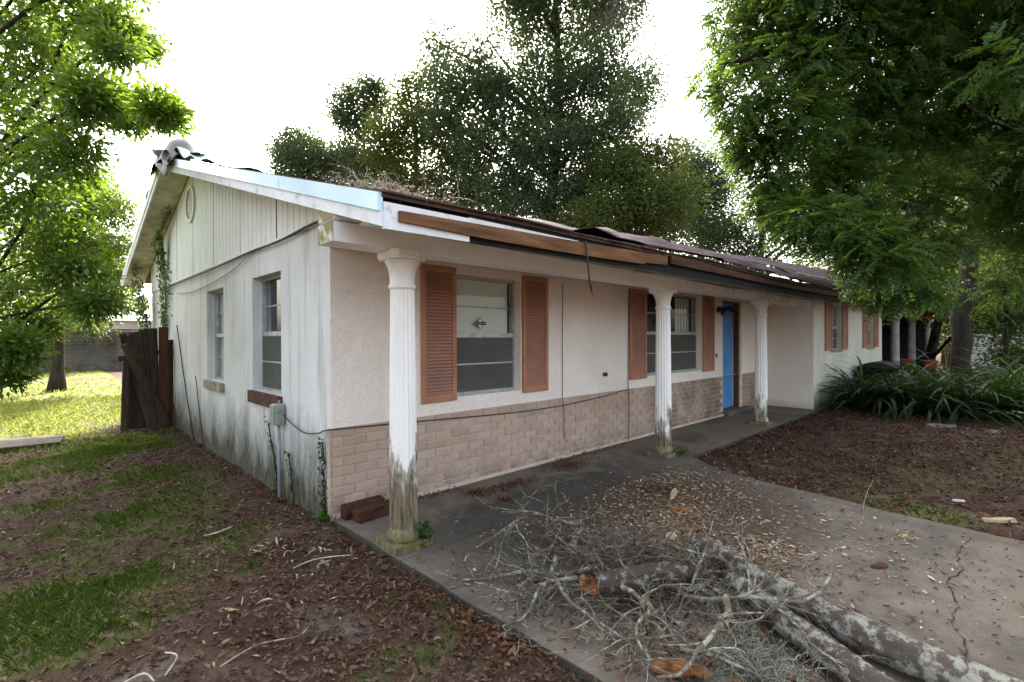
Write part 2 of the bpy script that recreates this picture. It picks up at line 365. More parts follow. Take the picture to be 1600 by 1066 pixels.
M['cmu'] = simple('weathered concrete block', lin('#6d675e'), lin('#3d3a35'), 2.5, .9, .4, stretch=(1, 1, .5))
M['tarp_maroon'] = simple('maroon tarp', lin('#3a222d'), lin('#2d1a24'), 2, .75, .1, spec=.15)
M['tarp_green'] = simple('faded teal tarp', lin('#4a8c80'), lin('#8fb5ad'), 6, .5, .15)
M['tarp_grey'] = simple('slate underside of tarp', lin('#2c3138'), lin('#1f2329'), 5, .5, .15)
M['tarp_lilac'] = simple('faded lilac tarp', lin('#75667c'), lin('#5a4d63'), 6, .5, .15)
M['bin'] = simple('black bin plastic', (.012, .013, .014, 1), (.02, .02, .021, 1), 6, .35, .05, spec=.5)
M['navy'] = simple('navy plastic', (.012, .016, .05, 1), (.01, .012, .03, 1), 6, .5, .05)
M['terracotta'] = simple('terracotta clay', lin('#a2553a'), lin('#7d3f2c'), 8, .85, .15)
M['pale'] = simple('pale plastered wall', lin('#b9b7b1'), lin('#9f9c95'), 2, .8, .1)
M['post'] = simple('shade-greyed white post paint', lin('#aaa7a2'), lin('#87847e'), 4, .7, .1)  # white trim greyed in the colour itself, imitating dim carport shade
M['grey_roof'] = simple('grey roof', lin('#8a8a8c'), lin('#6c6c6e'), 6, .85, .2)
M['bleached'] = simple('bleached dead wood', lin('#c8bfae'), lin('#8f8473'), 10, .9, .3)
M['stone'] = simple('grey flat stone', lin('#6e6c66'), lin('#4c4a45'), 7, .9, .4)
# ------------------------------------------------------------------ ground, slab, driveway
def smooth(a, b, x):
    t = np.clip((x-a)/(b-a), 0, 1); return t*t*(3-2*t)
def vnoise(x, y, s, seed=0):            # cheap smooth value noise on numpy arrays, 0..1
    x = np.asarray(x, float)*s + seed*17.3; y = np.asarray(y, float)*s + seed*5.7
    xi = np.floor(x); yi = np.floor(y); fx = x-xi; fy = y-yi; fx = fx*fx*(3-2*fx); fy = fy*fy*(3-2*fy)
    h = lambda a, b: np.modf(np.abs(np.sin(a*127.1+b*311.7+seed)*43758.5453))[0]
    return (h(xi, yi)*(1-fx)+h(xi+1, yi)*fx)*(1-fy) + (h(xi, yi+1)*(1-fx)+h(xi+1, yi+1)*fx)*fy
def drive_right(y):                     # x of the driveway's right edge
    return np.interp(-np.asarray(y, float), [1.08, 1.65, 2.2, 2.8, 3.3, 4.0, 9.0], [4.22, 3.78, 3.66, 3.60, 3.48, 3.42, 3.3])
def ground_z(x, y):
    x = np.asarray(x, float); y = np.asarray(y, float)
    z = -.065 + .03*(vnoise(x, y, 1.1, 1)-.5) + .018*(vnoise(x, y, 4, 2)-.5) + .012*(vnoise(x, y, 11, 3)-.5)
    z = z + .04*np.exp(-((x+.02)/.22)**2)*np.where((y < .1) & (x < .1), 1, 0)
    z = z + .03*smooth(3.2, 3.8, x)*smooth(-.9, -1.4, y) + .05*smooth(9, 25, y)
    ins = (x > -.03) & (x < drive_right(y)+.03) & (y < .2)
    return np.where(ins & (y > -9), np.minimum(z, -.05)-.03, z)
def grass_mask(x, y):
    x = np.asarray(x, float); y = np.asarray(y, float)
    n = vnoise(x, y, 1.7, 4)*.6 + vnoise(x, y, 5, 5)*.4
    m = np.zeros_like(x)
    for cx, cy, rx, ry, a, k in [(-1.05, .08, .75, .30, .25, 1), (-1.75, -.15, .5, .45, .5, 1), (-1.55, -.62, .35, .16, .2, .9), (-1.35, 1.9, .7, 1.0, 0, .8), (-1.9, 1.2, .5, .5, 0, .8),
                                 (-1.05, 3.4, .45, .8, 0, .85), (-.85, 4.9, .5, .9, 0, 1), (-1.0, 2.9, .6, .8, 0, .8), (-1.5, 4.2, .7, .9, 0, .9), (-1.45, .75, .6, .35, .2, .9), (-1.9, 3.6, .6, 1.0, 0, .6), (-.05, -1.66, .12, .05, .5, 1), (-.30, -1.95, .20, .05, .4, 1),
                                 (-.28, -1.45, .09, .06, 0, .8), (-.75, -.35, .12, .06, 0, .8), (-.62, -1.9, .2, .05, .3, .6), (4.0, -2.9, .35, .35, 0, .8), (3.75, -3.4, .3, .3, 0, .8), (5.6, -3.4, .7, .35, 0, .4), (6.5, -4.0, .7, .3, 0, .35)]:
        c, s = math.cos(a), math.sin(a); u = (x-cx)*c+(y-cy)*s; v = -(x-cx)*s+(y-cy)*c
        m = np.maximum(m, k*np.clip(1.6-np.sqrt((u/rx)**2+(v/ry)**2), 0, 1)*np.clip((n-.26)*3.0, 0, 1))
    far = smooth(5.0, 7.2, y + 1.2*(n-.5))*np.where(x < .5, 1, 0)*np.clip((n-.18)*4, .25, 1)
    far = far*(1-.8*np.exp(-(((x+.55)/.5)**2+((y-6.8)/1.6)**2)))
    far = far*(1-.75*np.exp(-(((x+.6)/1.4)**2+((y-21)/1.5)**2)))
    return np.clip(np.maximum(m, far), 0, 1)*np.where((y < .3) & (x > -.02) & (x < drive_right(y)), 0, 1)
def make_ground():
    xs = np.unique(np.concatenate([np.linspace(-400, -30, 14), np.linspace(-30, -6, 24), np.arange(-6, 12.01, .11), np.linspace(12, 34, 34), np.linspace(34, 400, 14)]).round(4))
    ys = np.unique(np.concatenate([np.linspace(-400, -20, 12), np.linspace(-20, -7, 14), np.arange(-7, 9.01, .11), np.linspace(9, 40, 70), np.linspace(40, 400, 14)]).round(4))
    X, Y = np.meshgrid(xs, ys); Z = ground_z(X, Y); nx, ny = len(xs), len(ys)
    V = np.stack([X, Y, Z], -1).reshape(-1, 3); i = np.arange(nx*ny).reshape(ny, nx)
    Fc = np.stack([i[:-1, :-1], i[:-1, 1:], i[1:, 1:], i[1:, :-1]], -1).reshape(-1, 4)
    me = bpy.data.meshes.new('ground'); me.from_pydata(V.tolist(), [], Fc.tolist()); me.polygons.foreach_set('use_smooth', [True]*len(Fc))
    at_ = me.attributes.new('grass', 'FLOAT', 'POINT'); at_.data.foreach_set('value', grass_mask(X, Y).ravel().astype(np.float32)); me.update()
    t = NT('leaf strewn earth'); a = t.n.new('ShaderNodeAttribute'); a.attribute_name = 'grass'
    n1 = t.noise(2.2, 6, .65); n2 = t.noise(28, 6, .7); v = t.voro(34, stretch=(1, 1.6, 1), out=1)
    earth = t.mix(t.ramp(n1, [(.38, 0), (.66, 1)]), lin('#3d2f24'), lin('#64564a'))
    lit = t.mix(t.ramp(t.noise(60, 3), [(.35, 0), (.65, 1)]), lin('#2e2018'), lin('#5f4432'))
    lit = t.mix(.35, lit, v, 'MULTIPLY')
    col = t.mix(t.ramp(t.noise(3.3, 5, .6), [(.34, 1), (.56, .35)]), earth, lit)
    col = t.mix(t.ramp(t.noise(1.9, 6, .7, dist=.4), [(.56, 0), (.68, .85)]), col, lin('#766b62'))
    far_green = t.mix(n2, lin('#475a26'), lin('#97935a'))
    col = t.mix(t.math('MULTIPLY', a.outputs['Fac'], .75), col, far_green)
    nb = t.bump(n2, .8, .02); nb = t.bump(t.noise(90, 4, .7), .6, .008, nb)
    o = link('ground', me, t.done(t.bsdf(col, .95, nb, 0, .1))); tag(o, kind='structure'); return o
make_ground()
def concrete(name, porch):
    t = NT(name); x = t.xyz(0); y = t.xyz(1)
    n1 = t.noise(.9, 7, .62, dist=.5); n2 = t.noise(4, 7, .7); n3 = t.noise(60, 4, .7)
    base = t.mix(t.ramp(n2, [(.3, 0), (.7, 1)]), lin('#5d5448'), lin('#7c7165'))
    dk = t.ramp(n1, [(.36, .95), (.60, .0)]) if porch else t.ramp(n1, [(.34, .7), (.52, 0)])
    if not porch:                       # old mildew where the porch water runs off
        xx = t.math('ADD', x, t.math('MULTIPLY', t.math('SUBTRACT', n2, .5), 1.2)); yy = t.math('ADD', y, t.math('MULTIPLY', t.math('SUBTRACT', n2, .5), 1.1)); a1 = t.math('MULTIPLY', t.mapr(xx, 4.6, 2.6), t.mapr(xx, -.05, .7)); a2 = t.math('MULTIPLY', t.mapr(yy, -2.5, -1.7), t.mapr(yy, -.25, -.75))
        dk = t.math('MAXIMUM', dk, t.math('MULTIPLY', t.math('MULTIPLY', a1, a2), t.mapr(t.noise(17, 6, .7), .3, .6, .75, 1)), True)
    col = t.mix(t.math('MULTIPLY', dk, .9), base, lin('#33332f'))
    ed_ = t.math('MULTIPLY', t.mapr(t.xyz(2), -.004, -.012), .8); col = t.mix(ed_, col, lin('#33342b'))
    if not porch:                       # brown rot dust around the torn wood
        rx = t.math('POWER', t.math('DIVIDE', t.math('SUBTRACT', x, 2.2), 1.3), 2.0); ry = t.math('POWER', t.math('DIVIDE', t.math('ADD', y, 2.05), .95), 2.0)
        rd_ = t.math('SUBTRACT', t.math('ADD', 1.15, t.math('MULTIPLY', t.noise(3, 6, .7), .9)), t.math('ADD', rx, ry))
        col = t.mix(t.math('MULTIPLY', t.mapr(rd_, .35, 1.2, 0, .85), t.mapr(t.noise(22, 6, .75), .3, .6, .6, 1)), col, lin('#4a392b'))
    col = t.mix(t.ramp(t.noise(2.1, 6, .7), [(.58, 0), (.75, .6)]), col, lin('#6d5642'))
    col = t.mix(t.mapr(n3, .6, .75, 0, .5), col, lin('#9a948c'))
    col = t.mix(t.mapr(t.noise(70, 3, .6), .62, .72, 0, .7), col, lin('#38322b'))
    nb = t.bump(n3, .45, .006); nb = t.bump(n2, .35, .02, nb)
    return t.done(t.bsdf(col, .85, nb, 0, .25))
def slab_mesh(xs_of, ys, top, bot, mat, name):
    nx = 40; V = []; Fc = []
    for y in ys:
        a, b = xs_of(y)
        for i in range(nx+1):
            x = a+(b-a)*i/nx; jx = (.03*(vnoise(x, y, 5, 9)-.5) if i in (0, nx) else 0)
            V.append((x+jx, y, top + .006*(vnoise(x, y, 2, 6)-.5)))
    n = nx+1; m = len(ys)
    for j in range(m-1):
        for i in range(nx): Fc.append((j*n+i, (j+1)*n+i, (j+1)*n+i+1, j*n+i+1))
    ring = [i for i in range(n)] + [j*n+nx for j in range(1, m)] + [(m-1)*n+i for i in range(nx-1, -1, -1)] + [j*n for j in range(m-2, 0, -1)]
    b0 = len(V); V += [(V[i][0], V[i][1], bot) for i in ring]; k = len(ring)
    for q in range(k): Fc.append((ring[q], b0+q, b0+(q+1) % k, ring[(q+1) % k]))
    me = bpy.data.meshes.new(name); me.from_pydata([tuple(map(float, v)) for v in V], [], Fc); me.update()
    bm = bmesh.new(); bm.from_mesh(me); bmesh.ops.recalc_face_normals(bm, faces=bm.faces); bm.to_mesh(me); bm.free()
    return tag(link(name, me, mat), kind='structure')
slab_mesh(lambda y: (.0, 9.86), np.linspace(.05, -1.085, 14), -.0, -.3, concrete('stained concrete', False), 'porch_slab')
drv = slab_mesh(lambda y: (.0, float(drive_right(y))), np.linspace(-1.092, -9, 60), -.003, -.3, bpy.data.materials['stained concrete'], 'driveway')
ck = MB(); pts = [at(1515, 838, 1), ]; cp = [(3.24, -3.74), (2.85, -3.70), (2.5, -3.74), (2.2, -3.69), (1.9, -3.77), (1.7, -3.75), (1.52, -3.81), (1.24, -3.86), (.9, -4.1)]
cp2 = []
for i in range(len(cp)-1):
    for k in range(5):
        f = k/5; cp2.append((cp[i][0]*(1-f)+cp[i+1][0]*f + random.uniform(-.012, .012), cp[i][1]*(1-f)+cp[i+1][1]*f + random.uniform(-.015, .015)))
for i in range(len(cp2)-1):
    (a, b), (c, d) = cp2[i], cp2[i+1]; w = random.uniform(.0015, .004)
    ck.add([(a-w*.3, b-w, +.0035), (a+w*.3, b+w, .0035), (c+w*.3, d+w, .0035), (c-w*.3, d-w, .0035)], [(0, 3, 2, 1)])
ck.build('driveway_crack', M['felt'], drv)

# ------------------------------------------------------------------ house
H = thing('house', 'single storey stucco house with sagging bare-board eave, brick skirting and white porch columns', 'house')
class Fr:                               # a wall frame: u along the wall, n outwards, z up
    def __init__(s, axis, plane): s.a = axis; s.p = plane
    def pt(s, u, n, z): return (u, s.p-n, z) if s.a == 'x' else (s.p-n, u, z)
    def box(s, mb, u0, u1, n0, n1, z0, z1):
        a = s.pt(u0, n0, z0); b = s.pt(u1, n1, z1); return mb.box(a[0], b[0], a[1], b[1], a[2], b[2])
FRONT, GABLE, WING = Fr('x', 0.0), Fr('y', 0.0), Fr('x', -1.0)
def wall(name, fr, u0, u1, z0, z1, holes, mat, th=.2):
    us = sorted({u0, u1, *[h[0] for h in holes], *[h[1] for h in holes]}); zs = sorted({z0, z1, *[h[2] for h in holes], *[h[3] for h in holes]})
    mb = MB()
    inside = lambda u, z: any(h[0] < u < h[1] and h[2] < z < h[3] for h in holes)
    for i in range(len(us)-1):
        for j in range(len(zs)-1):
            a, b, c, d = us[i], us[i+1], zs[j], zs[j+1]
            if inside((a+b)/2, (c+d)/2): continue
            for n, fl in ((0, 0), (-th, 1)):
                q = [fr.pt(a, n, c), fr.pt(b, n, c), fr.pt(b, n, d), fr.pt(a, n, d)]
                mb.add(q, [(0, 1, 2, 3)])
    for a, b, c, d in holes:
        for q in ([(a, c), (b, c)], [(b, c), (b, d)], [(b, d), (a, d)], [(a, d), (a, c)]):
            (p, r), (s_, t_) = q
            mb.add([fr.pt(p, 0, r), fr.pt(s_, 0, t_), fr.pt(s_, -th, t_), fr.pt(p, -th, r)], [(0, 1, 2, 3)])
    o = mb.build(name, mat, H); bm = bmesh.new(); bm.from_mesh(o.data); bmesh.ops.remove_doubles(bm, verts=bm.verts, dist=1e-5)
    bmesh.ops.recalc_face_normals(bm, faces=bm.faces); bm.to_mesh(o.data); bm.free(); return o
BT = .752                               # top of the brick skirting
fh1 = (1.315, 2.245, .905, 2.165); fh2 = (4.955, 6.86, .915, 2.235); dh = (7.75, 8.53, .08, 2.215)
wall('front_wall', FRONT, 0, 9.84, BT, 2.45, [fh1, fh2, (dh[0], dh[1], BT, dh[3])], M['stucco_cream'])
gh1 = (1.15, 2.06, .93, 2.19); gh2 = (3.25, 4.12, .93, 2.185)
wall('gable_wall', GABLE, 0, 8.75, -.15, 2.53, [gh1, gh2], M['stucco_white'])
wh1 = (11.22, 12.13, 1.2, 2.24); wh2 = (14.94, 15.79, 1.2, 2.24)
wall('wing_wall', WING, 9.84, 17.0, -.1, 2.45, [wh1, wh2], M['stucco_wing'])
side = MB().add([(9.84, 0, -.1), (9.84, -1, -.1), (9.84, -1, 2.45), (9.84, 0, 2.45)], [(0, 1, 2, 3)]).build('side_wall', M['stucco_cream'], H)
MB().box(16.8, 17.0, -.8, 8.7, -.1, 2.5).build('end_wall', M['stucco_wing'], H)
MB().box(0.2, 17.0, 8.75, 8.95, -.1, 2.5).build('rear_wall', M['stucco_white'], H)
MB().box(.25, 16.75, 4.4, 4.5, -.1, 2.5).build('inner_wall', M['dark'], H)
MB().box(.25, 9.8, .25, 8.7, -.1, -.02).build('floor', M['dark'], H)
MB().box(.22, 16.75, .22, 8.7, 2.46, 2.5).build('ceiling', M['dark'], H)
# brick skirting: a mortar bed with every brick set proud of it
sk = MB()
FRONT.box(sk, -.010, dh[0], -.045, .004, -.05, BT); FRONT.box(sk, dh[1], 9.838, -.045, .004, -.05, BT)
skirt = sk.build('brick_skirting', M['mortar'], H)
def brick_mesh(L, h=.0735, d=.010, seed=0):
    rr = random.Random(seed); n = 4; mb = MB(); c = .008
    out = [(-L/2, -h/2), (L/2, -h/2), (L/2, h/2), (-L/2, h/2)]
    o2 = [(x+rr.uniform(-.003, .003), z+rr.uniform(-.0025, .0025)) for x, z in out]
    i2 = [(x*(1-2*c/L), z*(1-2*c/h)) for x, z in o2]
    mb.add([(x, 0, z) for x, z in o2]+[(x, -d*.7, z) for x, z in o2]+[(x, -d, z) for x, z in i2],
           [(8, 9, 10, 11)]+[(k, (k+1) % 4, 4+(k+1) % 4, 4+k) for k in range(4)]+[(4+k, 4+(k+1) % 4, 8+(k+1) % 4, 8+k) for k in range(4)])
    return mb.mesh('brick')
full = [brick_mesh(.196, seed=i) for i in range(5)]; half = [brick_mesh(.094, seed=20+i) for i in range(2)]
for m_ in full+half: m_.materials.append(M['brick'])
PITCH = BT/9; far_b = MB(); nb_ = 0
for row in range(9):
    z = PITCH*(row+.5)+.001; x = .0+(.104 if row % 2 else 0)
    pos = [(x+.104+.208*k, 0) for k in range(48)]
    if row % 2: pos = [(.052, 1)] + pos
    for bx, hf in pos:
        w = .05 if hf else .1
        if bx+w > dh[0]-.005 and bx-w < dh[1]+.02: continue
        if bx+w > 9.82: continue
        if bx < 6.15:
            me = random.choice(half if hf else full)
            b = bpy.data.objects.new('brick', me); COL.objects.link(b); b.parent = skirt
            b.location = (bx, -.004+random.uniform(-.003, .001), z); b.rotation_euler = (random.uniform(-.02, .02), random.uniform(-.008, .008), random.uniform(-.012, .012)); nb_ += 1
        else: far_b.box(bx-w+.002, bx+w-.002, -.018, -.002, z-.036, z+.036)
for row in range(9):                     # the ends of the bricks returning round the corner
    r_ = MB(); z = PITCH*(row+.5)+.001; o_ = random.uniform(-.006, .010); r_.box(-.010-.014, -.010, -.022, .028+o_, z-.036, z+.036); r_.build('brick', M['brick'], skirt, org=(-.01, 0, z), bevel=.005)
fb = far_b.build('bricks', M['brick'], skirt); fb['kind'] = 'stuff'
foot = MB().box(.0, dh[0]-.03, -.035, -.004, -.02, .035).build('footing_strip', M['mortar'], H)
# windows
def window(fr, hole, set_back, blind_to=None, sill=None, screen=True, name='window', mid=None, bars=2):
    u0, u1, z0, z1 = hole; n0 = -set_back; w = MB(); f = .032
    fr.box(w, u0, u0+f, n0-.05, n0, z0, z1); fr.box(w, u1-f, u1, n0-.05, n0, z0, z1)
    fr.box(w, u0+f, u1-f, n0-.05, n0-.001, z1-f, z1); fr.box(w, u0+f, u1-f, n0-.05, n0-.001, z0, z0+f*1.2)
    zm = mid or (z0+z1)/2
    o = w.build(name, M['alu'], H, org=fr.pt((u0+u1)/2, 0, z0))
    r = MB(); fr.box(r, u0+f, u1-f, n0-.045, n0+.012, zm-.025, zm+.025); r.build('meeting_rail', M['alu'], o)
    edges = []
    for a, b, nn in ((z0+f*1.2, zm-.025, n0-.018), (zm+.025, z1-f, n0-.034)):
        zb = (a+b)/2; g = MB(); fr.box(g, u0+f, u1-f, nn-.012, (n0+.010 if screen and a < zm-.1 else nn+.006), zb-.008, zb+.008); g.build('muntin', M['alu'], o)
        for c, d in ((a, zb-.008), (zb+.008, b)):
            p = MB(); fr.box(p, u0+f, u1-f, nn-.003, nn, c, d); p.build('pane', M['pane'], o)
    if screen:
        p = MB(); fr.box(p, u0+f+.004, u1-f-.004, n0+.004, n0+.006, z0+.03, zm-.026); p.build('screen', M['screen'], o)
    if blind_to is not None:
        b = MB(); z = z1-.05
        while z > blind_to:
            fr.box(b, u0+.05, u1-.06, n0-.066, n0-.062, z-.0225, z); z -= .0235
        fr.box(b, u0+.045, u1-.055, n0-.085, n0-.055, z1-.05, z1-.02)
        b.build('blind', M['blind'], o)['kind'] = 'stuff'
    if sill:
        s = MB(); m_, dn, up, pr = sill; fr.box(s, u0-.03, u1+.03, -set_back, pr, z0-dn, z0-up)
        sl = s.build('sill', m_, o, bevel=.004)
    return o
w1 = window(FRONT, fh1, .10, blind_to=1.44, sill=(M['sill_pale'], .03, .002, -.004))
# security sticker on the upper sash
sx, sz, sy = 1.735, 1.665, .10+.016
st = MB(); d = .062
def flat(mb, pts, y): mb.add([(sx+a, y, sz+b) for a, b in pts], [tuple(range(len(pts)))])
stick = MB(); flat(stick, [(0, -d*1.12), (d, 0), (0, d*1.12), (-d, 0)], sy-.002); stk = stick.build('sticker', M['sticker_red'], w1)
k = MB(); e = d*.80; flat(k, [(0, -e*1.12), (e, 0), (0, e*1.12), (-e, 0)], sy-.003); k.build('sticker_face', M['sticker_white'], w1)
k = MB(); flat(k, [(-.078, -.017), (.078, -.017), (.085, 0), (.078, .017), (-.078, .017), (-.085, 0)], sy-.004); k.build('sticker_band', M['sticker_navy'], w1)
k = MB()
for a, b in ((-.068, .010), (.058, .010)): flat(k, [(a, -.007), (a+b, -.007), (a+b, .007), (a, .007)], sy-.005)
k.build('sticker_dot', M['sticker_white'], w1)
k = MB()
for a in np.arange(-.046, .043, .0115): flat(k, [(a, -.007), (a+.008, -.007), (a+.008, .007), (a, .007)], sy-.005)
k.build('sticker_lettering', M['sticker_lilac'], w1)
w2 = window(FRONT, fh2, .10, sill=(M['sill_pale'], .03, .002, -.004), screen=True)
cu = MB()                               # pale curtain left hanging behind the upper sash
for i in range(9): cu.box(6.30+i*.055, 6.345+i*.055, .215+.012*(i % 2), .225+.012*(i % 2), 1.60, 2.2)
cu.build('curtain', M['blind'], w2)
window(GABLE, gh1, .10, sill=(M['sill'], .135, .004, .05), screen=True)
g2 = window(GABLE, gh2, .10, sill=(M['sill_pale'], .12, .004, .05), screen=False, blind_to=.95)
window(WING, wh1, .10, sill=(M['sill_pale'], .05, .002, .02), blind_to=1.75)
window(WING, wh2, .10, sill=(M['sill_pale'], .05, .002, .02), blind_to=1.75)
# louvred shutters
slat_cache = {}
def shutter(fr, u0, u1, z0, z1, single=True):
    st_ = .05 if u1-u0 < .5 else .06; mb = MB()
    fr.box(mb, u0, u0+st_, .001, .032, z0, z1); fr.box(mb, u1-st_, u1, .001, .032, z0, z1)
    fr.box(mb, u0+st_, u1-st_, .001, .031, z0, z0+.075); fr.box(mb, u0+st_, u1-st_, .001, .031, z1-.065, z1)
    fr.box(mb, u0+st_, u1-st_, .001, .008, z0+.075, z1-.065)
    o = mb.build('shutter', M['shutter'], H, org=fr.pt((u0+u1)/2, 0, z0), bevel=.003)
    w = u1-u0-2*st_; n = int(round((z1-z0-.14)/.033)); dz = (z1-z0-.14)/n
    key = (fr.a, round(w, 3))
    tri = [(-.006, .0), (.022, .002), (.014, .024), (-.006, .026)]
    def slat_mb(c):
        m2 = MB(); uu = fr.pt
        q = [fr.pt(s_*w/2, n_-fr.p*0, c+zz) for s_ in (-1, 1) for n_, zz in tri]
        if fr.a == 'x': q = [(x, y-fr.p, z) for x, y, z in q]
        else: q = [(x-fr.p, y, z) for x, y, z in q]
        return m2.add(q, [(0, 1, 2, 3), (7, 6, 5, 4), (0, 4, 5, 1), (1, 5, 6, 2), (2, 6, 7, 3), (3, 7, 4, 0)])
    if single:
        if key not in slat_cache:
            me = slat_mb(0).mesh('slat'); me.materials.append(M['slat']); slat_cache[key] = me
        for i in range(n):
            s_ = bpy.data.objects.new('slat', slat_cache[key]); COL.objects.link(s_); s_.parent = o
            s_.location = Vector(fr.pt((u0+u1)/2, .006, z0+.076+dz*i)) - o.location
    else:
        m3 = MB()
        for i in range(n):
            b = slat_mb(0); off = Vector(fr.pt((u0+u1)/2, .006, z0+.076+dz*i)); m3.add([tuple(Vector(p)+off) for p in b.v], b.f)
        m3.build('slats', M['slat'], o)['kind'] = 'stuff'
for u0, u1, z0, z1 in ((.885, 1.30, .875, 2.215), (2.262, 2.69, .872, 2.225), (4.49, 4.945, .885, 2.225), (6.87, 7.33, .885, 2.265)): shutter(FRONT, u0, u1, z0, z1)
for u0, u1 in ((10.66, 11.2), (12.14, 12.64), (14.32, 14.92), (15.8, 16.34)): shutter(WING, u0, u1, 1.2, 2.28, False)
# door
dr = MB(); dr.box(dh[0]+.03, dh[1]-.14, .10, .14, dh[2]+.02, dh[3]-.03); door = dr.build('door', M['door_blue'], H, org=(dh[0]+.03, .10, dh[2]))
ed = MB(); ed.box(dh[1]-.135, dh[1]-.105, .085, .14, dh[2]+.03, dh[3]-.05); ed.build('edge_strip', M['door_edge'], door)
ed = MB(); ed.box(dh[1]-.10, dh[1]-.04, .09, .135, dh[2]+.02, dh[3]-.03); ed.build('side_panel', M['door_blue'], door)
hg = MB()
for z in (.4, .75, 1.05, 1.35, 1.85): hg.box(dh[0]+.05+.02*(z % .3), dh[0]+.15, .0985, .1, z, z+.012)
hg.build('scribble_mark', M['navy'], door)
jb = MB(); jb.box(dh[1]-.035, dh[1], .0, .14, dh[2], dh[3]); jb.box(dh[0], dh[0]+.028, .03, .14, dh[2], dh[3]); jb.box(dh[0]+.028, dh[1]-.035, .03, .14, dh[3]-.028, dh[3])
jb.build('door_jamb', M['jamb'], H)
cs = MB(); cs.box(dh[1]+.002, dh[1]+.09, -.022, .03, .0, dh[3]+.0); cs.build('door_casing', M['casing'], H)
MB().box(dh[0]-.02, dh[1]+.35, -.12, .0, .0, .085).build('door_step', concrete('step concrete', True), H, bevel=.01)
MB().box(dh[0]+.0, dh[1], .0, .2, .0, .095).build('threshold', M['jamb'], H)
# gable siding: grooved sheets 1.22 m wide, cut by the roof line
RX0, RX1, YE, YB = -.40, 17.25, -1.55, 9.85
ZR, SL, YR = 4.10, .297, 5.0            # underside of the roof at the ridge, slope, ridge line
soff = lambda y: ZR - SL*abs(y-YR)
y0 = 0.0; n = 0
while y0 < 8.75:
    y1 = min(y0+1.22, 8.75); mb = MB(); prof = []; g = y0+.004
    while g < y1-.004:
        e_ = min(g+.152, y1-.004)
        prof += [(g, .016), (max(g, e_-.016), .016), (max(g, e_-.012), .006), (e_-.001, .006)]; g = e_
    if y0 < YR < y1: prof = sorted(prof + [(YR, .016)])
    vs = []
    off = random.uniform(-.002, .003)
    for yy, nn in prof: vs += [(-nn-off, yy, 2.505), (-nn-off, yy, soff(yy)-.004)]
    mb.add(vs, [(2*i, 2*i+1, 2*i+3, 2*i+2) for i in range(len(prof)-1)])
    b = mb.build('siding_panel', M['siding'], H); y0 = y1
MB().add([(.003, 0, 2.5), (.003, 8.75, 2.5), (.003, 8.75, soff(8.75)), (.003, YR, ZR), (.003, 0, soff(0))], [(0, 1, 2, 3, 4)]).build('gable_backing', M['dark'], H)
pe = MB(); pe.add([(-.014, -.94, 2.262), (-.014, -.002, 2.262), (-.014, -.002, soff(0)-.004), (-.014, -.94, soff(-.94)-.004)], [(0, 1, 2, 3)]); pe.add([(-.002, YE+.04, 2.262), (-.002, 0, 2.262), (-.002, 0, soff(0)), (-.002, YE+.04, max(2.263, soff(YE+.04)))], [(0, 1, 2, 3)]); pe.build('siding_panel', M['siding'], H)
ld = MB(); ld.box(-.028, -.0, 0, 8.75, 2.488, 2.507); ld.build('siding_ledge', M['siding'], H)
# oval gable vent
vy, vz, a_, b_ = 4.97, 3.60, .29, .29
ring = MB()
for k in range(24):
    t0, t1 = 2*math.pi*k/24, 2*math.pi*(k+1)/24
    for r0, r1, x in ((1, .82, -.045),):
        q = [(x, vy+a_*math.cos(t0)*r0, vz+b_*math.sin(t0)*r0), (x, vy+a_*math.cos(t1)*r0, vz+b_*math.sin(t1)*r0), (x, vy+a_*math.cos(t1)*r1, vz+b_*math.sin(t1)*r1), (x, vy+a_*math.cos(t0)*r1, vz+b_*math.sin(t0)*r1)]
        ring.add(q + [(-.012, p[1], p[2]) for p in q], [(0, 1, 2, 3), (0, 4, 5, 1), (2, 6, 7, 3)])
vent = ring.build('gable_vent', M['siding'], H, org=(0, vy, vz))
lv = MB()
for i in range(9):
    z = vz - b_*.74 + i*b_*1.48/8; hw = a_*.82*math.sqrt(max(.02, 1-((z-vz)/(b_*.82))**2))
    lv.hexa([(-.022, vy-hw, z-.022), (-.020, vy-hw, z-.022), (-.020, vy+hw, z-.022), (-.022, vy+hw, z-.022)], [(-.036, vy-hw, z+.012), (-.03, vy-hw, z+.012), (-.03, vy+hw, z+.012), (-.036, vy+hw, z+.012)])
lv.build('louvre', M['alu'], vent)
bk = MB().tube([(-.0205, vy, vz), (-.0185, vy, vz)], 1.0, 24)
bk.v = [(x, vy+(y-vy)*a_*.84, vz+(z-vz)*b_*.84) for x, y, z in bk.v]; bk.build('vent_backing', M['dark'], vent)
# roof

eave_dz = lambda x: float(np.interp(x, [-.4, .0, .6, 1.5, 2.6, 3.6, 6.5, 9.8, 12, 17.3], [-.005, .0, .012, .012, .02, .05, .04, .09, .14, .16]))
ztop = lambda x, y: (soff(y)+.168 + eave_dz(x)*max(0, 1-(y-YE)/4.5) - .018*math.sin(max(0, min(1, (x-.5)/8))*math.pi)*max(0, 1-abs(y-1.5)/3.5))
rx = [RX0+.012]+[RX0+.6*i for i in range(1, 30)]+[RX1]; ry = [YE+.0]+[YE+.45*i for i in range(1, 15)]
ry = [y for y in ry if y < YR]+[YR]+[YR+(YB-YR)*i/8 for i in range(1, 9)]
V = []; Fc = []
for y in ry:
    for x in rx: V.append((x, y, ztop(x, y)))
n = len(rx); m = len(ry)
for y in ry:
    for x in rx: V.append((x, y, min(ztop(x, y)-.03, soff(y)+.12 if y > 0 else 9)))
o2 = n*m
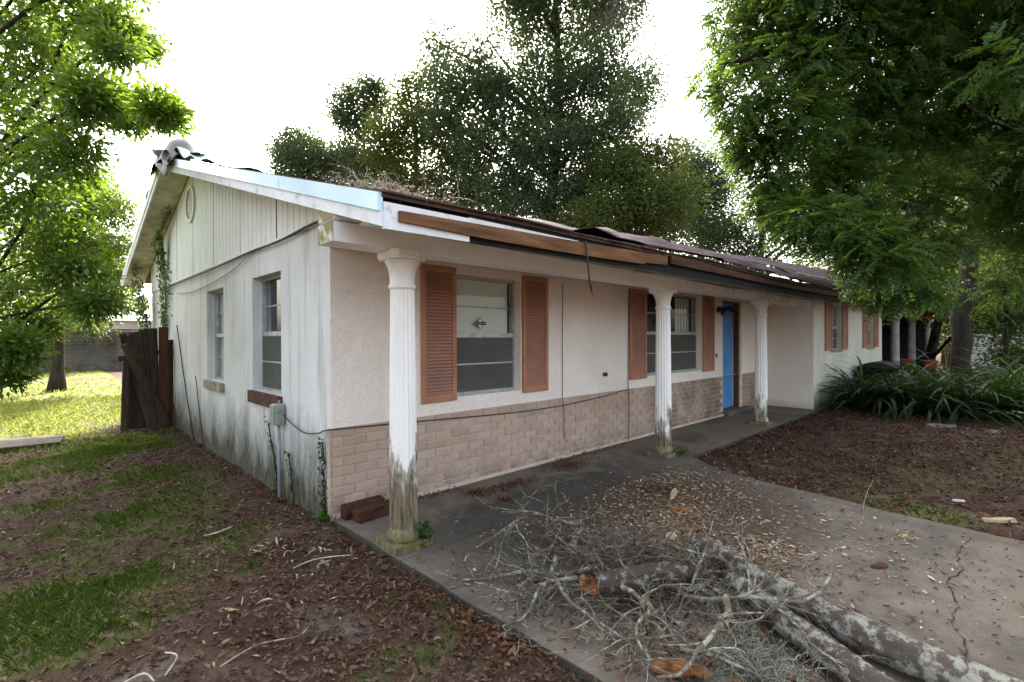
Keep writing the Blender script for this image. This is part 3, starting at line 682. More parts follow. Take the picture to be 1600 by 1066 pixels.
for j in range(m-1):
    for i in range(n-1):
        Fc.append((j*n+i, j*n+i+1, (j+1)*n+i+1, (j+1)*n+i)); Fc.append((o2+j*n+i, o2+(j+1)*n+i, o2+(j+1)*n+i+1, o2+j*n+i+1))
for i in range(n-1): Fc.append((i, o2+i, o2+i+1, i+1)); q = (m-1)*n+i; Fc.append((q, q+1, o2+q+1, o2+q))
for j in range(m-1):
    q = j*n; Fc.append((q, q+n, o2+q+n, o2+q)); q = j*n+n-1; Fc.append((q, o2+q, o2+q+n, q+n))
rm = MB(); rm.add(V, Fc); roof = rm.build('roof', M['shingle'], H)
x = RX0+.01                              # torn shingle tabs along the front eave
while x < 9.5:
    w = random.uniform(.24, .33); z = ztop(x, YE)+.003; lift = random.choice([0, 0, .006, .014]); ov = random.uniform(.01, .045)
    t = MB(); t.hexa([(x, YE-ov, z-.012+lift*.3), (x+w-.01, YE-ov, z-.012+eave_dz(x+w)-eave_dz(x)+lift*.3), (x+w-.01, YE+.2, z+.055), (x, YE+.2, z+.055)],
                     [(x, YE-ov, z-.004+lift), (x+w-.01, YE-ov, z-.004+eave_dz(x+w)-eave_dz(x)+lift), (x+w-.01, YE+.2, z+.064), (x, YE+.2, z+.064)])
    t.build('shingle', M['shingle'], roof); x += w
# rakes: a lower painted board and upper aluminium drip pieces, then the soffit boards behind them
def rake_strip(y0, y1, x0, x1, zo0, zo1):
    f = lambda y, x, o: (x, y, soff(y)+o)
    return MB().hexa([f(y0, x0, zo0), f(y0, x1, zo0), f(y1, x1, zo0), f(y1, x0, zo0)][::1], [f(y0, x0, zo1), f(y0, x1, zo1), f(y1, x1, zo1), f(y1, x0, zo1)])
rake_strip(YE, YR, RX0, RX0+.022, -.03, .05).build('rake_board', M['fascia'], H)
rake_strip(YR, YB, RX0, RX0+.022, -.03, .05).build('rake_board', M['fascia'], H)
yy = YE
for y1 in (-.02+.0, 1.0, 3.05, YR):
    rake_strip(yy+.004, y1-.004, RX0-.012, RX0+.02, .052, .155).build('drip_strip', M['drip'], H); yy = y1
rake_strip(YR, YB, RX0-.012, RX0+.02, .052, .155).build('drip_strip', M['fascia'], H)
yy = YE+.02
while yy < YB-.1:
    y1 = yy+.60
    if yy < YR < y1: y1 = YR
    y1 = min(y1, YB-.02)
    rake_strip(yy+.003, y1-.003, RX0+.024, -.026, -.004, .012).build('soffit_board', M['rake_soffit'], H); yy = y1
# front eave: white fascia remnant, bare boards, black felt, porch ceiling and beam
def strip(name, mat, x0, x1, y0, y1, zb, zt, tilt=0, step=.45):
    mb = MB(); xs = np.linspace(x0, x1, max(2, int((x1-x0)/step)))
    for a, b in zip(xs[:-1], xs[1:]):
        mb.hexa([(a, y0, zb(a)), (b, y0, zb(b)), (b, y1, zb(b)), (a, y1, zb(a))], [(a, y0-tilt, zt(a)), (b, y0-tilt, zt(b)), (b, y1-tilt, zt(b)), (a, y1-tilt, zt(a))])
    bm = bmesh.new(); o = mb.build(name, mat, H); bm.from_mesh(o.data); bmesh.ops.remove_doubles(bm, verts=bm.verts, dist=1e-4); bm.to_mesh(o.data); bm.free(); return o
ip = lambda pts: (lambda x: float(np.interp(x, [p[0] for p in pts], [p[1] for p in pts])))
strip('white_fascia', M['fascia'], RX0+.022, .23, YE-.005, YE+.018, ip([(-.4, 2.112), (.25, 2.118)]), ip([(-.4, 2.262), (.25, 2.268)]))
strip('white_fascia', M['fascia'], .235, 1.35, YE+.0, YE+.018, ip([(.2, 2.222), (1.4, 2.24)]), ip([(.2, 2.275), (1.4, 2.275)]))
strip('bare_board', M['board'], -.29, 2.30, YE-.028, YE-.006, ip([(-.3, 2.163), (.3, 2.152), (1.4, 2.160), (2.3, 2.185)]), ip([(-.3, 2.222), (.3, 2.238), (1.4, 2.262), (2.3, 2.295)]))
strip('bare_board', M['board'], 2.305, 2.74, YE-.022, YE-.003, ip([(2.3, 2.2), (2.8, 2.225)]), ip([(2.3, 2.29), (2.8, 2.31)]))
strip('bare_board', M['dark_board'], 2.80, 9.7, YE-.030, YE-.008, ip([(2.8, 2.238), (6.5, 2.236), (9.7, 2.28)]), ip([(2.8, 2.328), (6.5, 2.292), (9.7, 2.37)]))
strip('felt_strip', M['felt'], .235, 9.84, YE+.02, YE+.03, ip([(.2, 2.118), (.9, 2.13), (2.8, 2.148), (8, 2.16), (9.8, 2.2)]), ip([(.2, 2.3), (9.8, 2.42)]))
strip('white_fascia', M['dark_board'], 9.845, RX1, YE-.0, YE+.02, ip([(9.8, 2.27), (17, 2.3)]), ip([(9.8, 2.44), (17, 2.5)]))
MB().box(.002, 9.835, YE+.032, -.001, 2.262, 2.275).build('porch_ceiling', M['rake_soffit'], H)
MB().box(9.84, RX1, YE+.03, -1.0, 2.30, 2.315).build('wing_soffit', M['soffit'], H)
MB().box(RX0, 9.835, -.95, -.72, 2.13, 2.259).build('porch_beam', M['beam'], H)
bo = MB(); bo.box(RX0+.001, RX0+.2, -.949, -.721, 2.276, 2.345); bo.build('beam_block', M['beam'], H)
bb = strip('beam_flashing', M['fascia'], 3.1, 8.6, -.985, -.952, lambda x: 2.243+.01*math.sin(x*2), lambda x: 2.25+.01*math.sin(x*2))
# porch columns
NF = 20
def flute(r, z, k, n): return r*(1.0, .93, .885, .93)[k % 4]
prof = [(.125, .055), (.155, .07), (.16, .095), (.15, .115), (.128, .125), (.124, .15)]
shaft = MB(); sp = [(.101-.014*max(0, (z-.4)/1.5)**1.3 if z > .4 else .101, z) for z in np.linspace(.13, 1.86, 16)]
shaft.lathe(sp, n=72, rfun=flute)
cap = MB(); cap.lathe([(.088, 1.855), (.092, 1.86), (.099, 1.868), (.099, 1.885), (.092, 1.893), (.089, 1.90), (.090, 1.95), (.096, 1.985), (.106, 2.02), (.120, 2.045), (.126, 2.052), (.126, 2.062), (.120, 2.066)], n=40)
h_ = .138; c_ = .028
oc = [(-h_+c_, -h_), (h_-c_, -h_), (h_, -h_+c_), (h_, h_-c_), (h_-c_, h_), (-h_+c_, h_), (-h_, h_-c_), (-h_, -h_+c_)]
cap.add([(x*.93, y*.93, 2.066) for x, y in oc]+[(x, y, 2.085) for x, y in oc]+[(x, y, 2.129) for x, y in oc],
        [tuple(range(7, -1, -1)), tuple(range(16, 24))]+[(k, (k+1) % 8, 8+(k+1) % 8, 8+k) for k in range(8)]+[(8+k, 8+(k+1) % 8, 16+(k+1) % 8, 16+k) for k in range(8)])
bas = MB(); bas.lathe([(.118, .048), (.122, .06), (.122, .08), (.114, .1), (.106, .115), (.103, .135)], n=40)
plin = MB(); plin.box(-.150, .150, -.150, .150, .002, .05)
ms, mc, mb_, mp = shaft.mesh('column', smooth=False), cap.mesh('capital', smooth=False), bas.mesh('base_moulding', smooth=True), plin.mesh('plinth')
for q in (ms, mc, mb_, mp): q.materials.append(M['column'])
for i, (cx, cy) in enumerate([(.155, -.872), (3.985, -.83), (7.26, -.87)]):
    c = link('column', ms, None, H); c.location = (cx, cy, 0)
    for nm, me in (('capital', mc), ('base_moulding', mb_), ('plinth', mp)):
        q = bpy.data.objects.new(nm, me); COL.objects.link(q); q.parent = c
# ------------------------------------------------------------------ things on the house
def cable(name, pts, r, label, cat='cable', mat=None, n=6, sub=4, group=None):
    P = [Vector(p) for p in pts]; out = []
    for i in range(len(P)-1):
        p0, p1, p2, p3 = P[max(i-1, 0)], P[i], P[i+1], P[min(i+2, len(P)-1)]
        for k in range(sub):
            t = k/sub; out.append(.5*((2*p1)+(p2-p0)*t+(2*p0-5*p1+4*p2-p3)*t*t+(3*p1-p0-3*p2+p3)*t**3))
    out.append(P[-1]); mb = MB(); mb.tube(out, r, n)
    return tag(mb.build(name, mat or M['cable'], org=pts[0], smooth=True), label, cat, group)
cable('cable', [(-.03, 1.03, .76), (-.04, .75, .70), (-.04, .45, .66), (-.03, .15, .70), (-.03, -.015, .745), (.48, -.028, .73), (1.2, -.028, .70), (2.07, -.03, .664), (2.96, -.03, .662), (3.77, -.03, .70), (4.45, -.028, .755)], .006, 'thin dark cable sagging along the brick skirting from the grey box')
cable('cable', [(-.04, -.3, 2.475), (-.045, .23, 2.495), (-.045, 1.06, 2.465), (-.04, 2.07, 2.478), (-.045, 3.6, 2.455), (-.04, 6.0, 2.45), (-.04, 7.3, 2.43)], .011, 'thick black cable running along the foot of the gable siding')
cable('cable', [(-.042, 2.0, 2.46), (-.03, 2.4, 2.40), (-.03, 2.84, 2.335), (-.03, 3.78, 2.27), (-.03, 4.94, 2.24), (-.03, 6.0, 2.29)], .007, 'thinner grey cable drooping across the gable wall below the siding', mat=M['conduit'])
cable('cable', [(2.975, -.02, 2.2), (2.975, -.012, 1.6), (2.97, -.012, .82), (2.975, -.03, .6), (2.98, -.03, .27), (3.03, -.05, .20)], .004, 'thin dark wire hanging down the front wall right of the large shutters')
cable('cable', [(4.465, -.02, 2.2), (4.46, -.012, 1.5), (4.45, -.012, .83), (4.44, -.035, .5), (4.41, -.04, .02)], .006, 'dark wire running down beside the left shutter of the second window')
cable('roofing_strap', [(1.385, -1.595, 2.27), (1.395, -1.60, 2.18), (1.41, -1.60, 2.08), (1.43, -1.60, 1.96), (1.47, -1.60, 1.84)], [.008]*12+[.009, .009, .008, .005, .002], 'black felt strip dangling from the torn eave', 'strap', M['black'], 5)
cable('dried_stem', [(4.75, -.3, .01), (4.72, -.26, .16), (4.6, -.22, .30), (4.52, -.22, .32)], .004, 'pale dried stem standing against the skirting behind the middle column', 'stem', M['bleached'])
# grey utility box with conduit
ub = thing('utility_box', 'grey plastic utility box on the gable wall with conduit to the ground', 'utility box', (0, 1.08, .66))
MB().box(-.105, -.012, 1.02, 1.145, .655, .865).build('box_body', M['grey_box'], ub, bevel=.008)
MB().box(-.118, -.105, 1.03, 1.14, .665, .855).build('box_lid', M['grey_box'], ub, bevel=.005)
b = MB()
for z in (.70, .81): b.box(-.10, -.06, 1.0, 1.02, z-.02, z+.02)
b.build('hinge', M['grey_box'], ub)
MB().tube([(-.05, 1.07, .865), (-.05, 1.07, .90)], .012, 8).build('stub_pipe', M['conduit'], ub)
MB().tube([(-.05, 1.085, .655), (-.05, 1.085, .3), (-.045, 1.085, -.12)], .017, 10).build('conduit', M['conduit'], ub, smooth=True)
# twin-headed floodlight beside the door
fl = thing('floodlight', 'black twin headed floodlight on the wall beside the blue door', 'lamp', (7.5, -.005, 2.0))
def cone_along(p0, p1, r0, r1, n=16):
    m_ = MB(); m_.tube([p0, p1], [r0, r1], n); return m_
cone_along((7.53, 0, 2.03), (7.53, -.035, 2.03), .06, .05).build('wall_plate', M['black'], fl)
MB().tube([(7.53, -.03, 2.03), (7.50, -.09, 2.05), (7.44, -.13, 2.02)], .012, 8).build('arm', M['black'], fl)
MB().tube([(7.53, -.03, 2.03), (7.58, -.10, 2.06), (7.64, -.14, 2.06)], .012, 8).build('arm', M['black'], fl)
h1 = MB(); h1.tube([(7.45, -.11, 2.06), (7.43, -.14, 2.0), (7.42, -.19, 1.95)], [.028, .05, .085], 16); h1.build('lamp_head', M['black'], fl, smooth=True)
h2 = MB(); h2.tube([(7.60, -.13, 2.06), (7.68, -.17, 2.05), (7.77, -.22, 2.02)], [.028, .05, .085], 16); h2.build('lamp_head', M['black'], fl, smooth=True)
tag(MB().box(7.43, 7.475, -.018, -.001, 1.13, 1.20).build('doorbell', M['black'], org=(7.45, 0, 1.16), bevel=.003), 'small dark doorbell on the wall left of the blue door', 'doorbell')
tag(MB().tube([(3.86, .0, 1.0), (3.87, -.05, 1.0)], .028, 10).build('pipe_stub', M['cable'], org=(3.86, 0, 1.0)), 'small dark pipe end poking out of the cream wall between the windows', 'pipe')
# tarps and debris on the roof
def sheet(name, us, vs, fn, mat, label, cat='tarp', parent=None, th=.006):
    V = []; nu, nv = len(us), len(vs)
    for v in vs:
        for u in us: V.append(fn(u, v))
    Fc = [(j*nu+i, j*nu+i+1, (j+1)*nu+i+1, (j+1)*nu+i) for j in range(nv-1) for i in range(nu-1)]
    mb = MB().add(V, Fc); o = mb.build(name, mat, parent, org=V[0] if not parent else None, smooth=True)
    md = o.modifiers.new('thick', 'SOLIDIFY'); md.thickness = th
    return tag(o, label, cat) if label else o
def tarp_fn(x, v):
    e = YE-.02+.05*math.sin(x*3.1)+.03*math.sin(x*7.7); y = e + v*3.2
    lift = float(np.interp(x, [2.0, 2.4, 3.2, 4.8, 6.8, 9.5, 11.4, 13], [.0, .03, .05, .07, .13, .22, .30, .32]))*min(1, v*4)
    wr = (.035*math.sin(x*2.3+v*5)+.025*math.sin(x*5.1-v*9)+.02*math.sin(x*9.7+v*14))*min(1, .25+v*2)
    roll = .07*math.exp(-((v-.12)/.06)**2)*(1 if x < 7.2 else .5)
    return (x+.1*v, y, ztop(x, max(y, YE))+.03+lift+abs(wr)+roll)
sheet('roof_tarp', np.linspace(2.05, 7.15, 64), np.linspace(0, 1, 26), tarp_fn, M['tarp_maroon'], 'wrinkled maroon tarp spread over the middle of the roof')
def tarp_fn2(x, v):
    p = tarp_fn(x, v); return (p[0], p[1]+.02, p[2]+(.06+.03*math.sin(x*1.7))*min(1, v*6)-(.03 if v < .02 else 0))
sheet('roof_tarp', np.linspace(7.0, 12.3, 60), np.linspace(0, 1, 22), tarp_fn2, M['tarp_maroon'], 'maroon tarp on the roof at the end under the tree')
bt = MB(); bp_ = [tarp_fn2(x, .06) for x in np.linspace(7.2, 12.2, 20)]; bt.tube([(p[0], p[1]-.03, p[2]+.03) for p in bp_], .022, 5)
tag(bt.build('batten', M['bleached'], org=bp_[0]), 'pale wooden batten holding down the maroon tarp', 'batten')
rt = thing('ridge_tarp', 'crumpled slate and teal tarp bunched over the gable peak', 'tarp', (-.3, 5, 4.25))
def rg(u, v):                            # a bunched sheet hanging over the rake at the peak
    y = 5.3 - 1.45*u; x = -.50 + .5*v
    top = ztop(0, y) + .02 + .25*math.exp(-((u-.62)/.36)**2)*math.sin(min(1, v*2.2+.25)*math.pi*.55)
    top += .020*math.sin(u*11+v*3)+.012*math.sin(v*9+u*6)
    drop = max(0, .3-v)*(.8-.3*u)
    return (x, y+.1*math.sin(v*7), top - drop)
sheet('tarp_fold', np.linspace(0, 1, 22), np.linspace(0, 1, 16), rg, M['tarp_grey'], None, parent=rt)
def rg2(u, v):
    y = 5.0 - 1.05*u; x = -.46-.03*math.sin(u*9); z = ztop(0, y)+.08-(.10+.26*math.exp(-((u-.55)/.34)**2))*v+.015*math.sin(u*20)
    return (x-.03*math.sin(v*5+u*8), y+.06*math.sin(v*6), z)
sheet('hanging_flap', np.linspace(0, 1, 16), np.linspace(0, 1, 10), rg2, M['tarp_lilac'], None, parent=rt)
def rg3(u, v):
    y = 4.1-1.9*u; x = -.39+.9*v
    return (x, y+.03*math.sin(v*9), ztop(0, y)+.03+.045*(1-u)*abs(math.sin(u*8+v*2))+.09*math.exp(-((u-.06)/.14)**2)+.02*math.sin(v*11+u*15))
sheet('teal_sheet', np.linspace(0, 1, 26), np.linspace(0, 1, 10), rg3, M['tarp_green'], None, parent=rt)
def rg4(u, v):
    y = 5.2+1.2*u; x = -.405+.8*v; return (x-.02*math.sin(u*9), y, ztop(0, y)+.02+.015*abs(math.sin(u*7+v)))
sheet('back_sheet', np.linspace(0, 1, 14), np.linspace(0, 1, 6), rg4, M['tarp_grey'], None, parent=rt)

def branch(mb, p, d, L, r, depth, nchild, wander=.35, flat=.5, side=4, seg=6, low=None, end=.35, grav=0):
    pts = [Vector(p)]; d = Vector(d).normalized(); rs = [r]; st = L/seg
    for i in range(seg):
        d = (d + Vector((random.gauss(0, wander), random.gauss(0, wander), random.gauss(0, wander*flat)-grav))).normalized()
        q = pts[-1] + d*st
        if low is not None and q.z < low: q.z = low; d.z = abs(d.z)*.4
        pts.append(q); rs.append(r*(1-(1-end)*(i+1)/seg))
    mb.tube(pts, rs, side, cap=side > 3)
    if depth > 0:
        for k in range(nchild):
            i = random.randint(1, seg); dd = (pts[i]-pts[i-1]).normalized()
            sd = Vector((random.gauss(0, 1), random.gauss(0, 1), random.gauss(0, flat))).normalized()
            branch(mb, pts[i], (dd*.6+sd*.8), L*random.uniform(.3, .55), rs[i]*random.uniform(.4, .65), depth-1, max(2, nchild-2), wander, flat, max(3, side-1), max(3, seg-2), low, end, grav)
    return pts
rd = MB()
for i in range(14):
    x = random.uniform(-.38, .45); y = random.uniform(YE+.02, -1.0)
    branch(rd, (x, y, ztop(x, y)+.02), (random.gauss(0, 1), random.gauss(0, .6), random.uniform(.1, 1.0)), random.uniform(.10, .34), .005, 1, 3, .4, .8, 3, 5, end=.25)
tag(rd.build('twig_litter', M['twig'], org=(-.2, -1.4, 2.4)), 'dry twigs lying on the roof corner above the porch beam', 'twigs', kind='stuff')
n = 700; P = np.stack([RNG.normal(-.18, .22, n), RNG.uniform(YE+.02, YE+.5, n), np.zeros(n)], 1)
P[:, 2] = [ztop(a, b)+.005+abs(random.gauss(0, .022)) for a, b, c in P]
tag(np_mesh('moss_litter', leaf_verts(P, unit(RNG.normal(size=(n, 3))*[1, 1, .3]), RNG.uniform(.01, .03, n), .3), 4, M['moss_pale']), 'dry pale leaf scraps piled on the roof corner', 'debris', kind='stuff')

# ------------------------------------------------------------------ climbing vines on the gable
def vine(path, label, width, nleaf, leaf=.05, hang=0, org=None, cat='vine', out=.03):
    root = thing('climbing_vine', label, cat, path[0]); mb = MB(); P = [Vector(p) for p in path]
    for k in range(3):
        pts = []
        for i in range(len(P)-1):
            for s in range(6): pts.append(P[i].lerp(P[i+1], s/6) + Vector((random.uniform(-.015, 0), random.gauss(0, .015), random.gauss(0, .01))))
        mb.tube(pts, .005, 4)
    mb.build('stem', M['bark'], root)
    C = []
    for i in range(nleaf):
        f = random.random()*(len(P)-1); i0 = int(f); p = P[i0].lerp(P[i0+1], f-i0); w = width(f/(len(P)-1)) if callable(width) else width
        C.append((p.x-out*random.random()-.01, p.y+random.gauss(0, w), p.z+random.gauss(0, w*.6)-hang*random.random()))
    C = np.array(C); D = unit(RNG.normal(size=(nleaf, 3))*[.25, .8, .8]+np.array([-.15, 0, -.5]))
    N0 = unit(RNG.normal(size=(nleaf, 3))*.5+np.array([-1, 0, .2]))
    np_mesh('leaves', leaf_verts(C, D, RNG.uniform(.6, 1.2, nleaf)*leaf, .8, N0), 4, M['leaf_vine'], root, path[0])
vine([(-.02, 7.0, -.1), (-.02, 7.05, 1.0), (-.02, 7.1, 1.9), (-.02, 7.0, 2.5), (-.06, 6.9, 3.0), (-.12, 6.75, 3.45)], 'leafy vine climbing the gable wall and siding beside the fence', lambda f: .06+.26*math.exp(-((f-.62)/.16)**2), 1500, .06, .25)
vine([(-.05, 8.4, .9), (-.05, 8.45, 1.7), (-.1, 8.5, 2.3), (-.2, 8.6, 2.8)], 'dark vine mass hanging from the back eave corner', lambda f: .14, 900, .07, .3, out=.16)
vine([(-.1, 6.95, 2.75), (-.2, 6.95, 3.25), (-.12, 6.5, 3.52), (-.08, 6.0, 3.75)], 'thin vine runner creeping along the rake soffit', .05, 170, .055)
vine([(-.2, 8.3, 2.95), (-.3, 8.6, 2.98), (-.2, 8.9, 2.85)], 'thin vine runner at the low end of the rake soffit', .09, 120, .05)
vine([(-.015, .10, -.05), (-.015, .09, .2), (-.015, .11, .45), (-.015, .12, .66)], 'narrow creeper rising up the house corner beside the skirting bricks', .012, 80, .035)
vine([(-.015, .78, -.05), (-.015, .83, .2), (-.015, .92, .44)], 'short creeper on the wall right of the conduit', .01, 45, .03)
vine([(-.015, 1.22, -.05), (-.015, 1.30, .3), (-.015, 1.5, .7)], 'creeper rising from behind the conduit to the brick sill', .012, 60, .032)
cable('dead_vine', [(-.02, 4.9, -.05), (-.02, 5.3, .5), (-.02, 5.7, 1.1), (-.02, 6.1, 1.75)], .008, 'bare brown vine stem leaning up the gable wall near the fence', 'vine', M['bark'])
cable('dead_vine', [(-.02, 4.3, -.05), (-.02, 4.5, .4), (-.02, 4.75, .95)], .006, 'shorter bare vine stem below the second gable window', 'vine', M['bark'])
n = 420; P = np.stack([RNG.normal(-.03, .02, n), RNG.normal(.06, .05, n), RNG.uniform(-.07, .02, n)], 1)
tag(np_mesh('corner_weed', leaf_verts(P[:90], unit(RNG.normal(size=(90, 3))+[-.3, -.3, 1]), RNG.uniform(.03, .08, 90), .5), 4, M['leaf_vine'], None, (-.03, .06, -.06)), 'little green weed at the foot of the house corner', 'weed')
def moss_patch(cx, cy, r, n, zt, label):
    P = np.stack([RNG.normal(cx, r, n), RNG.normal(cy, r, n), np.zeros(n)], 1); P[:, 2] = RNG.uniform(.005, zt, n)
    tag(np_mesh('weed_clump', leaf_verts(P, unit(RNG.normal(size=(n, 3))+[0, 0, .8]), RNG.uniform(.015, .045, n), .6), 4, M['leaf_vine'], None, (cx, cy, 0)), label, 'weed', kind='stuff')
moss_patch(.255, -1.0, .028, 170, .16, 'green weed clump at the foot of the nearest column')
moss_patch(4.1, -1.0, .05, 120, .10, 'low green weed at the foot of the middle column')

# ------------------------------------------------------------------ broken fence
fr = thing('broken_fence', 'dark collapsing timber picket fence leaning beside the gable wall', 'fence', (-.4, 6.4, -.05))
def board(p0, p1, w, th, wdir, mat, par, name='picket'):
    p0, p1 = Vector(p0), Vector(p1); u = (p1-p0).normalized(); wd = Vector(wdir); wd = (wd-u*wd.dot(u)).normalized(); nn = u.cross(wd)
    a, b = wd*w/2, nn*th/2; mb = MB()
    mb.hexa([p0-a-b, p0+a-b, p0+a+b, p0-a+b], [p1-a*.95-b, p1+a*.95-b, p1+a*.95+b, p1-a*.95+b]); return mb.build(name, mat, par)
for (bx, tx, tz, w, mt, yy, dy) in [(-.055, -.05, 1.50, .09, 'fence_red', 6.5, 0), (-.165, -.165, 1.72, .145, 'fence_red', 6.42, 0), (-.27, -.29, 1.70, .11, 'fence', 6.45, .05),
                        (-.27, -.37, 1.69, .11, 'fence', 6.47, .1), (-.28, -.44, 1.67, .10, 'fence', 6.52, .12), (-.29, -.50, 1.64, .10, 'fence', 6.5, .2), (-.30, -.56, 1.62, .10, 'fence', 6.55, .22),
                        (-.31, -.62, 1.58, .10, 'fence', 6.5, .28), (-.32, -.69, 1.60, .11, 'fence', 6.52, .3)]:
    board((bx, yy, -.06), (tx, yy+dy, tz), w, .018, (1, 0, 0), M[mt], fr)
board((-.12, 6.36, .02), (-.72, 6.3, 1.42), .10, .04, (1, 0, .4), M['fence'], fr, 'brace')
board((-.16, 6.38, .05), (-.62, 6.36, 1.1), .07, .03, (1, 0, .4), M['fence'], fr, 'brace')
board((-.76, 6.7, 1.17), (-.30, 6.6, 1.24), .09, .04, (0, 0, 1), M['fence'], fr, 'rail')
board((-.32, 6.56, 1.27), (.0, 6.56, 1.28), .09, .04, (0, 0, 1), M['fence'], fr, 'rail')
board((-.30, 6.5, .30), (.0, 6.54, .30), .09, .04, (0, 0, 1), M['fence'], fr, 'rail')
board((-.70, 6.62, -.06), (-.66, 6.66, 1.12), .09, .09, (1, 0, 0), M['fence'], fr, 'post')
for i, (a, b) in enumerate([(-.60, .75), (-.52, .7), (-.44, .62), (-.37, .6)]): board((a, 6.74, -.06), (a-.03, 6.78, 1.15), .085, .018, (1, 0, 0), M['fence'], fr)

# ------------------------------------------------------------------ boards and blocks on the ground
def beam_block(c, L, w, h, rz, label, mat='block', seed=1):
    random.seed(seed); mb = MB(); hx, hy = L/2, w/2; j = lambda: random.uniform(-.006, .006); b = []; t = []
    for x, y in ((-hx, -hy), (hx, -hy), (hx, hy), (-hx, hy)): b.append((x+j(), y+j(), 0)); t.append((x+j()*2, y+j()*1.5, h+j()))
    mb.hexa(b, t); o = mb.build('timber_block', M[mat], org=(0, 0, 0), bevel=.006); o.location = c; o.rotation_euler = (0, 0, rz); return tag(o, label, 'timber')
beam_block((.235, -.085, .0), .36, .10, .115, R_(2), 'dark red timber block against the skirting bricks by the corner')
beam_block((.295, -.225, .0), .40, .11, .10, R_(4), 'rotting timber block in front, nearer the first column', seed=2)
bd = thing('old_board', 'weathered wooden board lying in the grass at the lawn edge', 'board', (-1.85, 6.25, -.05))
MB().hexa([(-2.9, 5.95, -.05), (-1.52, 5.93, -.05), (-1.45, 6.55, -.04), (-2.9, 6.9, -.04)], [(-2.9, 5.95, -.005), (-1.52, 5.93, -.012), (-1.45, 6.55, .0), (-2.9, 6.9, .0)]).build('plank', M['fence'], bd)
MB().hexa([(-2.9, 5.93, -.07), (-1.54, 5.915, -.07), (-1.54, 5.925, -.07), (-2.9, 5.945, -.07)], [(-2.9, 5.93, -.02), (-1.54, 5.915, -.02), (-1.54, 5.925, -.02), (-2.9, 5.945, -.02)]).build('edge_board', M['fence'], bd)

# ------------------------------------------------------------------ logs and dead branches on the driveway
def log(path, rad, label, seed, knots=(), slant=.9, mat='log', rings=120, n=30, rough=.13, ends=True):
    random.seed(seed); P = [Vector(p) for p in path]; pts = []
    for i in range(len(P)-1):
        for k in range(rings//(len(P)-1)): pts.append(P[i].lerp(P[i+1], k/(rings//(len(P)-1))))
    pts.append(P[-1]); m = len(pts)
    root = thing('log', label, 'log', path[0]); mb = MB(); b = 0
    mb.tube(pts, [np.interp(i/(m-1), np.linspace(0, 1, len(rad)), rad) for i in range(m)], n, cap=False)
    for i in range(m):                  # bark ridges and hollows
        for k in range(n):
            v = Vector(mb.v[i*n+k]); c = pts[i]; d = v-c
            kk_ = k*20/n; ii = i*46/rings; f = 1 + rough*(float(vnoise(kk_*1.1+seed, ii*.22, 1.0, seed))-.5)*1.6 + rough*.9*(float(vnoise(kk_*2.3, ii*.9, 1.0, seed+3))-.5) - rough*.9*max(0, float(vnoise(k*1.0, i*.16, 1.0, seed+5))-.55)*2
            for (ki, kk, kr) in knots:
                q = math.exp(-(((ii-ki)/1.6)**2+((kk_-kk)/1.3)**2)); f += kr*q
            mb.v[i*n+k] = tuple(c+d*f)
    mb.build('bark', M[mat], root, smooth=True)
    for e, s in ((0, 1), (m-1, -1)):
        if not ends: continue
        c = pts[e]; dirv = (pts[e]-pts[e+s]).normalized(); eb = MB(); ring = [Vector(mb.v[e*n+k]) for k in range(n)]; ring = [p+dirv*max(0, slant*(p-c).dot(Vector((.77, .64, 0)))+.02) for p in ring]
        vs = [tuple(p) for p in ring]+[tuple(c+(p-c)*.75+dirv*(random.uniform(-.012, .025)+slant*(p-c).dot(Vector((.77, .64, 0))))) for p in ring]+[tuple(c+dirv*random.uniform(-.01, .03))]
        eb.add(vs, [(k, (k+1) % n, n+(k+1) % n, n+k) for k in range(n)]+[(n+k, n+(k+1) % n, 2*n) for k in range(n)])
        eb.build('broken_end', M['rot'], root)
    return root
log([(1.42, -2.50, .14), (1.19, -3.02, .105), (1.03, -3.50, .09), (.97, -3.95, .08), (.9, -4.5, .08)], [.055, .07, .075, .075, .07], 'long lichen covered log stretching along the far side of the branch pile', 3, [(24, 4, .2)])
log([(1.10, -2.86, .11), (.90, -3.2, .085), (.76, -3.46, .075), (.66, -3.68, .07)], [.05, .062, .066, .055], 'shorter grey log lying in front with a knot hole', 5, [(33, 9, .45), (33, 10, -.2)])
log([(.40, -2.40, .165), (.62, -2.51, .16), (.83, -2.60, .15), (1.02, -2.68, .12)], [.056, .064, .060, .035], 'short broken log with an orange rotten end on top of the branches', 8, mat='bark_pale')
log([(.20, -2.86, .03), (.27, -2.96, .032), (.34, -3.05, .03)], [.02, .035, .018], 'orange rotten wood chunk on the concrete before the pile', 9, mat='rot', rings=18, rough=.5, ends=False)
log([(.36, -3.22, .03), (.41, -3.36, .03), (.46, -3.5, .03)], [.02, .026, .022], 'pale splintered wood stub at the bottom edge of the photo', 12, mat='rot', rings=16, rough=.3)
random.seed(21); zf = .004
